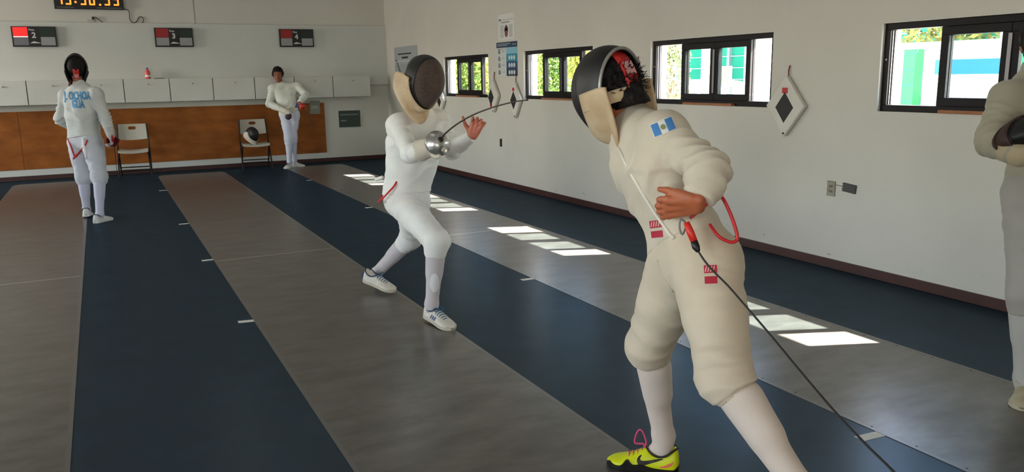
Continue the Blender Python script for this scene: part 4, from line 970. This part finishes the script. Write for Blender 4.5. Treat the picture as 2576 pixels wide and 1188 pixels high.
MB().tube(smooth([P(946,452,5.40),P(952,450,5.36),P(962,446,5.32)],4), .012, 8).build('strap_end', mjA, root, smooth=True)
gl = cloth('glove_cream', (206,196,178), .12)
wr = JA['wrR']; gax = nrm(V(P(1122,332,4.55))-V(P(1098,362,4.70)))
gc = V(P(1104,357,4.66)); hdR = nrm(gc-gax*.05-wr)
pr = hand_prims(gc-gax*.095-hdR*.03, hdR, nrm(np.cross(hdR, gax)), -gax, curl=(1.1,1.2,1.1,1.1), size=1.0)
el = JA['elR']; glove(root, pr, (wr+(el-wr)*.42, wr, .066, .054), gl)
sA, at, fr = shoe(root, heelR, toeR, (0,0,1), mat('shoe_offwhite', (206,200,184), .55, var=.1, vscale=30), mat('sole_cream', (190,182,162), .6), wid=1.12, lace=M_lace, collar=mat('collar_navy', (26,46,74), .6))
for sd_ in (-1, 1): stripe_on(sA, at, 'side_stripes', mat('stripe_blue', (28,54,112), .5), [[(.36+.075*k,.024,.0055),(.39+.073*k,.036,.0055),(.425+.07*k,.048-.002*k,.0055)] for k in range(3)], sd_, sA)
sB, at, fr = shoe(root, heelL, toeL, (0,-.05,1), mat('shoe_offwhite', (206,200,184)), mat('sole_cream', (190,182,162)), wid=1.1, lace=M_lace, collar=mat('collar_navy', (26,46,74)))
MB().obox(Vector(heelL)+Vector((0,0,.04)), (fr[0], fr[1], fr[2]), (.006,.018,.026)).build('heel_tab', mat('stripe_blue', (28,54,112)), sB, bevel=.004)
epee('épée with silver bell guard and bent blade, held by the fencer facing the camera', gc, gax, [V(P(1113,345,4.63)),V(P(1122,334,4.60)),V(P(1150,312,4.48)),V(P(1190,289,4.35)),V(P(1240,270,4.20)),V(P(1290,257,4.06)),V(P(1324,252,3.97))], blade_r=(.006,.003), gr=.078)
# ================================================================== fencer seen from behind on the right (nearest)
mjB = cloth('jacket_cream', (206,194,174), .07); mbB = cloth('breeches_cream', (206,190,166), .07); msB = cloth('sock_cream', (208,192,178), .04)
J = dict(head=P(1530,232,2.82),neck=P(1588,305,2.80),chest=P(1640,415,2.73),pel=P(1742,640,2.63),shL=P(1668,335,2.63),shR=P(1585,350,2.92),elL=P(1783,430,2.44),wrL=P(1757,512,2.40),elR=P(1660,480,2.98),wrR=P(1690,560,2.86),
 hipL=P(1775,668,2.57),hipR=P(1712,675,2.74),knL=P(1826,955,2.36),anL=P(2020,1240,2.22),knR=P(1632,872,2.92),anR=P(1666,1105,3.05))
heelR, toeR = nv(1.842,2.262,0), nv(1.640,2.452,0)
an = V(J['anL']); toeL = nv(an[0]-.05, an[1]+.17, .0); heelL = nv(an[0]+.03, an[1]-.07, .03)
w_ = V(J['wrL']); hd = nrm(V(P(1640,528,2.47))-w_); tc = nrm(V(CAM)-w_)
hand_L = (w_, hd, nrm(nv(0,0,.6)+.5*tc), nrm(tc-hd*(tc@hd)), dict(curl=(.5,.52,.56,.6), spread=.06, thumb=.35, size=1.02))
fB = nrm(nv(-.15,.95,-.27))
root, JB, G, HB = person('nearest fencer in cream kit leaning left, with flag patch on sleeve and yellow shoe', J, fB, (-.1,1,0),
    dict(h=.0058, hb=.0048, mj=mjB, mb=mbB, ms=msB, toeL=toeL, toeR=toeR, heelR=heelR, hands={'L': hand_L}, skin=mat('skin_tan', (178,98,64), .55, var=.16, vscale=24), hem=.03, bulk=.98, sleeve=.021, hem_n=nv(.25,.55,1), cuffL=.01, seat=True, leg_r=1.04, wr=.005, knee_drop=.16, hup=(-.10,-.1,1), collar=.03))
s, u, f = HB; c = JB['head']
mask_parts(root, c, s, u, f, 1.04, bib_len=.10, bside=.035, front=M_mask, b0=184)
nb_ = JB['neck']
hair(root, c, s, u, f, amp=.008, thick=.004, h=.0055, low=-.075, extra=lambda p: rc(p, c-f*.095-u*.055, nb_-f*.055+u*.03, .060, .050))
# hair tufts sticking out at the back of the head
b = MB(); rng = np.random.RandomState(3)
for k in range(170):
    a0 = rng.uniform(-.7,.7); e0 = rng.uniform(-.6,.35); d = nrm(-f*math.cos(e0)*math.cos(a0)+s*math.sin(a0)+u*math.sin(e0)); q = c+u*.025-f*.02+d*.100; t = nrm(d+.9*rng.normal(size=3)*.6)
    b.tube([q, q+t*.022, q+t*.030+nrm(rng.normal(size=3))*.014], [.0024,.0018,.0009], 4)
b.build('hair_tufts', M_hair, root)
jb, bb = G['jacket'], G['breeches']
vr = lambda px, py: (P(px,py,2.6)-CAM).normalized()
# flag patch on the sleeve
def flagpatch():
    c0 = P(1668,319,2.56); ux = (P(1700,306,2.56)-P(1640,331,2.56)).normalized(); ray = vr(1668,319); uy = ux.cross(-ray).normalized(); uy = -uy if uy.dot(UP) < 0 else uy
    w, hh = .072, .040
    r = decal(jb, 'flag_patch', mat('flag_white', (222,222,218), .7), root, c0, ux, uy, ray, [('rect',-w/2-.002,-hh/2-.002,w/2+.002,hh/2+.002)], .0016)
    decal(jb, 'blue_stripe', mat('flag_blue', (66,126,190), .7), r, c0, ux, uy, ray, [('rect',-w/2,-hh/2,-w/6,hh/2)], .0030); decal(jb, 'blue_stripe', mat('flag_blue', (66,126,190)), r, c0, ux, uy, ray, [('rect',w/6,-hh/2,w/2,hh/2)], .0030)
    em = [('poly',[(.0085*math.cos(t*.5),.0085*math.sin(t*.5)) for t in range(13)],[tuple(range(13))])]
    decal(jb, 'emblem', mat('flag_emblem', (140,142,96), .7), r, c0, ux, uy, ray, em, .0032)
flagpatch()
M_logo = mat('logo_red', (182,40,62), .7)
def logo(bv, px, py, dd, nm, rot):
    c0 = P(px,py,dd); ray = vr(px,py); ux = (RT*math.cos(rot)+UP*math.sin(rot)); uy = (-RT*math.sin(rot)+UP*math.cos(rot))
    polys = [('rect',-.020,.006,.020,.030)]
    r = decal(bv, nm, M_logo, root, c0, ux, uy, ray, polys, .002, 4); decal(bv, nm+'_bar', M_logo, r, c0, ux, uy, ray, [('rect',-.019,-.026,.019,-.004)], .002, 4)
    decal(bv, nm+'_strokes', mat('logo_pale', (224,190,180), .7), r, c0, ux, uy, ray, [('poly',[(x,.010),(x+.003,.010),(x+.008,.027),(x+.005,.027)],[(0,1,2,3)]) for x in (-.018,-.010,-.002,.006)], .003)
logo(bb, 1788, 692, 2.5, 'thigh_logo', .05); logo(jb, 1651, 578, 2.6, 'hip_logo', .12)
# jacket front edge running down the side
def on(bv, px, py, lift=.003):
    d = vr(px, py); hit = bv.ray_cast(CAM, d, 6); return (hit[0] if hit[0] is not None else P(px,py,2.6))-d*lift
def first(px, py, lift=.003):
    d = vr(px,py); a = jb.ray_cast(CAM, d, 6); c_ = bb.ray_cast(CAM, d, 6); hs_ = [x[0] for x in (a, c_) if x[0] is not None]
    return (min(hs_, key=lambda q: (q-CAM).length) if hs_ else P(px,py,2.6))-d*lift
MB().tube([first(x,y,.002) for x,y in ((1556,372),(1572,408),(1592,445),(1612,480),(1632,512),(1650,540),(1668,566),(1684,588),(1696,600))], .0055, 8).build('jacket_edge', cloth('edge_white', (228,222,210)), root, smooth=True)
MB().tube([first(x,y,.001) for x,y in ((1654,655),(1662,682),(1672,704),(1684,722),(1695,734))], .005, 8).build('fly_seam', mbB, root, smooth=True)
# body cord with plug
cord(root, [first(1738,548,.012),P(1765,525,2.42),P(1790,500,2.40),P(1806,490,2.40),P(1822,505,2.42),P(1842,550,2.42),P(1854,590,2.42),P(1852,606,2.42),P(1836,609,2.42),P(1812,598,2.42),P(1798,583,2.43),P(1786,566,2.46)], .0055)
r = empty('reel_cable', P(1735,575,2.44), 'thin black reel cable with red plug trailing from the near fencer down to the floor', 'cable')
pl = [P(1716,545,2.43),P(1727,560,2.42),P(1746,607,2.41)]
MB().tube([pl[1], pl[1]*.5+pl[2]*.5, pl[2]], [.009,.012,.011], 10).build('red_plug', mat('plug_red', (214,44,32), .4), r, smooth=True)
MB().tube([pl[2], P(1751,622,2.41), P(1756,632,2.40)], [.011,.012,.007], 10).build('black_sleeve', M_black, r, smooth=True)
MB().tube(smooth([P(1727,562,2.42),P(1712,552,2.425),P(1710,575,2.43),P(1717,590,2.43),P(1724,575,2.42)],5), .003, 6).build('metal_clip', M_alum, r, smooth=True)
pts = [P(1756,632,2.40),P(1775,660,2.38),P(1800,688,2.36),P(1832,720,2.34),P(1880,775,2.30),P(1938,843,2.22),P(2010,930,2.10),P(2095,1030,1.95),P(2180,1120,1.82),P(2260,1200,1.72),P(2360,1320,1.62)]
e = Vector((pts[-1].x+.05, pts[-1].y-.10, .014)); 
MB().tube(smooth(pts+[(pts[-1]+e)/2, e, e+Vector((.4,-.5,0))], 8), .003, 8).build('cable', mat('cable_black', (22,20,20), .5), r, smooth=True)
# yellow shoe and rear shoe
M_yel = mat('shoe_yellow', (206,214,0), .45, var=.05, vscale=20)
sY, at, fr = shoe(root, heelR, toeR, (0,0,1), M_yel, M_black, 'bright yellow green shoe with a black curved tick', wid=1.08, collar=M_black, wave=True)
for sd_ in (-1, 1):
    stripe_on(sY, at, 'side_tick', M_black, [[(.505,.056,.001),(.530,.050,.0035),(.540,.042,.0065),(.525,.0345,.0085),(.49,.0325,.0080),(.44,.0345,.0068),(.37,.0395,.0052),(.29,.045,.0036),(.21,.0505,.0010)]], sd_, sY)
    stripe_on(sY, at, 'heel_flash', mat('flash_coral', (226,106,84), .5), [[(.07,.046,.001),(.10,.037,.004),(.15,.030,.005),(.20,.026,.003),(.26,.023,.0008)]], sd_, sY)
b = MB(); M_pl = mat('lace_pink', (206,58,110), .5)
b.tube(smooth([at(.48,0,.072),at(.50,.01,.080),at(.60,.012,.078),at(.625,.015,.085),at(.60,.015,.112),at(.555,.015,.128),at(.505,.012,.118),at(.46,.005,.090),at(.475,0,.074)],6), .0034, 8)
for k in range(4): b.tube([at(.50+.06*k,-.02,.058-.005*k),at(.51+.06*k,0,.068-.006*k),at(.53+.06*k,.02,.058-.005*k)], .003, 6)
b.build('laces', M_pl, sY, smooth=True)
shoe(root, heelL, toeL, (0,0,1), M_yel, M_black, wid=1.08, collar=M_black, lace=M_pl)
# ================================================================== fencer seen from behind at left
mjC = cloth('jacket_cool', (200,202,200), .07); mbC = cloth('breeches_cool', (196,198,206), .07); msC = cloth('sock_lilac', (196,198,216), .04)
J = dict(head=P(192,176,8.98),neck=P(200,214,9.0),chest=P(205,262,9.0),pel=P(213,346,9.02),shL=P(166,240,9.06),shR=P(242,237,8.94),elL=P(152,300,9.00),wrL=P(186,322,9.22),elR=P(264,295,8.95),wrR=P(279,340,8.90),
 hipL=P(197,358,9.05),hipR=P(233,358,8.98),knL=P(210,448,9.10),anL=P(218,527,9.20),knR=P(250,446,8.90),anR=P(251,540,8.86))
an = V(J['anL']); tL, hL = nv(an[0]+.01, an[1]+.17, .0), nv(an[0]-.01, an[1]-.08, .02)
an = V(J['anR']); hR, tR = nv(an[0]-.055, an[1]-.06, 0), nv(an[0]+.11, an[1]+.14, 0)
fC = nrm(nv(.02,.97,-.12))
root, JC, G, HC = person('person in white fencing kit at left seen from behind, blue lettering across the back', J, fC, (0,1,0),
    dict(h=.0085, hb=.010, mj=mjC, mb=mbC, ms=msC, toeL=tL, toeR=tR, hem=-.005, bulk=.97, sleeve=.022, boxy=.040, seat=True, leg_r=1.06, knee_drop=.2, hup=(.03,0,1), collar=.05, wr=.004))
s, u, f = HC; c = JC['head']
mask_parts(root, c+u*.015, s, u, f, 1.08, bib=M_mask, front=M_mask, bib_len=.03, bside=.0, b0=170, mstrap='none', tongue=(-14,-62,-44), trim=M_mask)
hair(root, c+u*.012, s, u, f, amp=.003, thick=.040, h=.009, low=-.085)
b = MB(); b.tube([c-s*.062-u*.12-f*.03, c-s*.075-u*.16-f*.05, c-s*.080-u*.185-f*.06], .010, 6); b.build('strap_tail', mat('strap_dark_red', (110,44,44), .7), root)
ray = Vector((.02,1,0)); c0 = Vector(JC['chest'])+Vector((-.035,-.25,.055)); M_let = mat('lettering_blue', (52,136,190), .7)
for tx, dz in (('J. OCHOA', .036), ('GUA', -.054)):
    vs, fs = text_geo(tx, .118, .0045)
    decal(G['jacket'], 'back_lettering', M_let, root, c0+Vector((0,0,dz)), (.50,-.0,-.0), Z_, ray, [('poly', vs, fs)], .008)
jw = G['jacket']
def onC(px, py, l=.008): 
    d = (P(px,py,9)-CAM).normalized(); hs_ = [x[0] for x in (G['jacket'].ray_cast(CAM, d, 20), G['breeches'].ray_cast(CAM, d, 20)) if x[0] is not None]
    return (min(hs_, key=lambda q: (q-CAM).length) if hs_ else P(px,py,8.9))-d*l
b = MB(); b.tube([onC(210,348),onC(212,366),onC(215,385),onC(217,400)], [.020,.017,.015,.012], 8); b.build('crotch_strap_tail', mat('tail_white', (224,226,228), .8), root, smooth=True)
cord(root, [onC(170,349),onC(177,365),onC(184,385),onC(190,395),onC(202,380),onC(212,368),onC(220,352)], .008); cord(root, [onC(200,384),onC(190,392),onC(184,400)], .010)
wr = JC['wrR']; hd = nrm(nv(.02,.05,-1)); pr = hand_prims(wr, hd, (0,1,0), (1,0,0), curl=(.7,.8,.8,.8)); glove(root, pr, (wr+(JC['elR']-wr)*.3, wr, .052, .045), cloth('glove_grey', (176,174,176), .1), h=.009)
wl = JC['wrL']; pr = hand_prims(wl, (.6,.5,.1), (0,0,1), (0,1,0), curl=(.6,.6,.6,.6)); glove(root, pr, (wl+(JC['elL']-wl)*.2, wl, .045, .04), mat('skin_brown', (150,98,74)), h=.009, name='hand', grow=0)
M_ws = mat('shoe_white', (206,206,200), .5); M_wsole = mat('sole_white', (214,214,208), .5)
shoe(root, hL, tL, (0,-.1,1), M_ws, M_wsole, lace=M_lace, wid=1.1); shoe(root, hR, tR, (0,0,1), M_ws, M_wsole, lace=M_lace, wid=1.1)
gc = V(P(284,357,8.90)); bl = [V(P(286,360,8.91)),V(P(290,390,9.12)),V(P(295,442,9.55))]
epee('épée hanging point down from the right hand of the fencer with blue lettering', gc, nrm(bl[1]-bl[0]), bl, guard_m=mat('guard_dark_red', (120,34,38), .4, .3))
# ================================================================== bare-headed person leaning on the back wall
mjD = cloth('jacket_ivory', (214,216,206), .05); mbD = cloth('breeches_blue_white', (206,210,224), .05)
J = dict(head=P(699,190,14.0),neck=P(708,213,14.06),chest=P(716,241,14.02),pel=P(728,285,13.92),shL=P(748,218,14.12),shR=P(686,222,13.98),elL=P(769,238,13.98),wrL=P(753,258,13.80),elR=P(678,262,13.86),wrR=P(716,279,13.66),
 hipL=P(738,290,13.93),hipR=P(719,290,13.90),knL=P(737,346,14.02),anL=P(741,402,14.2),knR=P(726,350,13.94),anR=P(728,408,14.06))
an = V(J['anL']); tL, hL = nv(an[0]+.16, an[1]-.06, 0), nv(an[0]-.06, an[1]+.05, 0)
an = V(J['anR']); tR, hR = nv(an[0]-.10, an[1]-.15, 0), nv(an[0]+.03, an[1]+.07, 0)
fD = nrm(nv(-.25,-.95,-.05)); wl = V(J['wrL']); hdl = nrm(V(P(758,268,13.72))-wl)
hL_ = (wl, hdl, (.3,-.9,0), (1,.3,0), dict(curl=(1.,1.,1.,1.), size=1.0))
root, JD, G, HD = person('bare-headed person in white fencing kit leaning against the back wall between chair and grey notice', J, fD, (-.2,-.97,0),
    dict(h=.0085, hb=.0065, mj=mjD, mb=mbD, ms=mbD, toeL=tL, toeR=tR, hands={'L': hL_}, skin=mat('skin_dark', (140,84,62), .55, var=.08, vscale=20), hem=-.01, hem_n=nv(-.55,0,1), bulk=.98, sleeve=.022, leg_r=.92, collar=.06, wr=.005, boxy=.02))
s, u, f = HD; c = JD['head']; hair(root, c, s, u, f, amp=.013, thick=.028, h=.006, low=-.01)
for e in (-1, 1):
    q = c+s*e*.032+u*.004+f*.083
    o = MB().lathe([(.0005,-.0095),(.005,-.008),(.0085,-.004),(.0095,0),(.0085,.004),(.005,.008),(.0005,.0095)], q, f, 14).build('eye', mat('eye_white', (150,136,124), .4), root, smooth=True)
    MB().lathe([(.0062,.0068),(.0055,.0092),(.0005,.0102)], q, f, 12).build('iris', mat('iris_dark', (28,18,14), .3), o, smooth=True)
    MB().tube([c+s*e*.016+u*.022+f*.088, c+s*e*.034+u*.028+f*.085, c+s*e*.05+u*.022+f*.074], [.0035,.004,.002], 6).build('eyebrow', M_hair, root)
MB().tube([c-s*.022-u*.057+f*.088, c-u*.055+f*.095, c+s*.022-u*.057+f*.088], [.003,.0055,.003], 6).build('lips', mat('lips', (120,62,54), .5), root)
wr = JD['wrR']; hd = nrm(V(P(734,290,13.60))-wr); pr = hand_prims(wr, hd, (.2,.2,.9), (-.3,-.9,.2), curl=(.9,.9,.9,.9), size=1.05)
glove(root, pr, (wr+(JD['elR']-wr)*.25, wr+hd*.04, .052, .050), cloth('glove_ivory', (204,200,184), .08), h=.008)
q = wr+hd*.09; MB().lathe([(.01,-.05),(.045,-.035),(.062,0),(.05,.035),(.01,.055)], Vector(q)+Vector((.0,.015,-.055)), (.5,-.2,-.3), 16).build('glove_palm', mat('palm_purple', (62,34,50), .6), root, smooth=True)
MB().prism([(-.02,-.06),(.035,-.06),(.02,.06)], P(745,262,13.72), RT, UP, .01).build('shirt_tail', mat('tail_blue', (50,64,140), .8), root)
shoe(root, hL, tL, (0,0,1), M_ws, M_wsole, lace=M_black, wid=1.1); shoe(root, hR, tR, (0,0,1), M_ws, M_wsole, lace=M_black, wid=1.1)
gc = V(P(761,269,13.70)); bl = [V(P(762,271,13.69)),V(P(778,297,13.60)),V(P(797,326,13.48)),V(P(813,358,13.36))]
epee('épée with a red grip pointing down from the hand of the bare-headed leaning person', gc, nrm(bl[1]-bl[0]), bl, guard_m=mat('guard_red', (196,58,38), .4), gr=.045)
# ================================================================== person at the right edge
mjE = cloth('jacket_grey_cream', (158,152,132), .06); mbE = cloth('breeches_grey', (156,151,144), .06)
J = dict(head=P(2622,110,3.66),neck=P(2614,182,3.68),chest=P(2612,280,3.66),pel=P(2612,470,3.66),shR=P(2537,248,3.60),shL=P(2690,235,3.78),elR=P(2497,352,3.52),wrR=P(2562,392,3.36),elL=P(2700,370,3.66),wrL=P(2615,385,3.40),
 hipR=P(2588,495,3.62),hipL=P(2640,492,3.72),knR=P(2578,735,3.62),anR=P(2576,955,3.70),knL=P(2660,745,3.74),anL=P(2672,955,3.84))
an = V(J['anR']); tR, hR = nv(an[0]-.15, an[1]-.09, 0), nv(an[0]+.08, an[1]+.03, 0)
an = V(J['anL']); tL, hL = nv(an[0]-.10, an[1]-.15, 0), nv(an[0]+.04, an[1]+.07, 0)
wr_ = V(J['wrR']); hdr = nrm(V(P(2625,392,3.36))-wr_); wl_ = V(J['wrL']); tcE = nrm(V(CAM)-wr_)
hR_ = (wr_, hdr, (0,0,1), tcE, dict(curl=(.6,.6,.6,.6))); hL_ = (wl_, nrm(V(P(2580,370,3.36))-wl_), (0,0,1), tcE, dict(curl=(.5,.5,.5,.5)))
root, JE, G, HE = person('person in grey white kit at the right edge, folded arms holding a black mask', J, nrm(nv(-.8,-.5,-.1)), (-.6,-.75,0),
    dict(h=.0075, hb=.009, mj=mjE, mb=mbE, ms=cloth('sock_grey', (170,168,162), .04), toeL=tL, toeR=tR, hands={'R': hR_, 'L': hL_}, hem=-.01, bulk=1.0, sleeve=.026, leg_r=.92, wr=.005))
s, u, f = HE; hair(root, JE['head'], s, u, f, amp=.010, thick=.02, h=.01)
for e in (-1, 1): MB().lathe([(.0005,-.011),(.010,-.005),(.011,0),(.010,.005),(.0005,.011)], JE['head']+s*e*.032+u*.004+f*.083, f, 12).build('eye', mat('eye_white', (206,198,190)), root, smooth=True)
pr = hand_prims(wr_, hdr, (0,0,1), tcE, curl=(.7,.7,.7,.7)); glove(root, pr, (wr_+(JE['elR']-wr_)*.35, wr_, .056, .046), cloth('glove_tan', (178,162,132), .1), h=.008)
M_sh = mat('shoe_tan', (170,160,132), .6, var=.15, vscale=20)
shoe(root, hR, tR, (0,0,1), M_sh, mat('sole_tan', (176,168,142), .6), lace=M_sh, wid=1.12, collar=M_sh); shoe(root, hL, tL, (0,0,1), M_sh, mat('sole_tan', (176,168,142)), lace=M_sh, wid=1.12, collar=M_sh)
c = V(P(2590,333,3.36)); r = empty('fencing_mask', Vector(c)-Vector((0,0,.1)), 'black fencing mask held in folded arms at the right edge of the photo', 'mask')
s, u, f = frame(nrm(nv(-.62,-.75,.25)), (.75,-.5,.35)); mask_parts(r, c-f*.03, s, u, f, .66, bib=mat('bib_dark', (60,40,36), .6), front=M_mask, bib_len=.02, bside=.0)
# mask on the chair seat
c = nv(2.315,14.46,.60); r = empty('fencing_mask', Vector(c)-Vector((0,0,.13)), 'black fencing mask with a white bib resting on the seat of the folding chair', 'mask')
s, u, f = frame(nrm(nv(.45,-.88,.05)), (-.12,0,1)); mask_parts(r, c, s, u, f, .86, bib=mat('bib_white', (200,192,178), .6), front=M_mask, bib_len=.015, bside=.09)
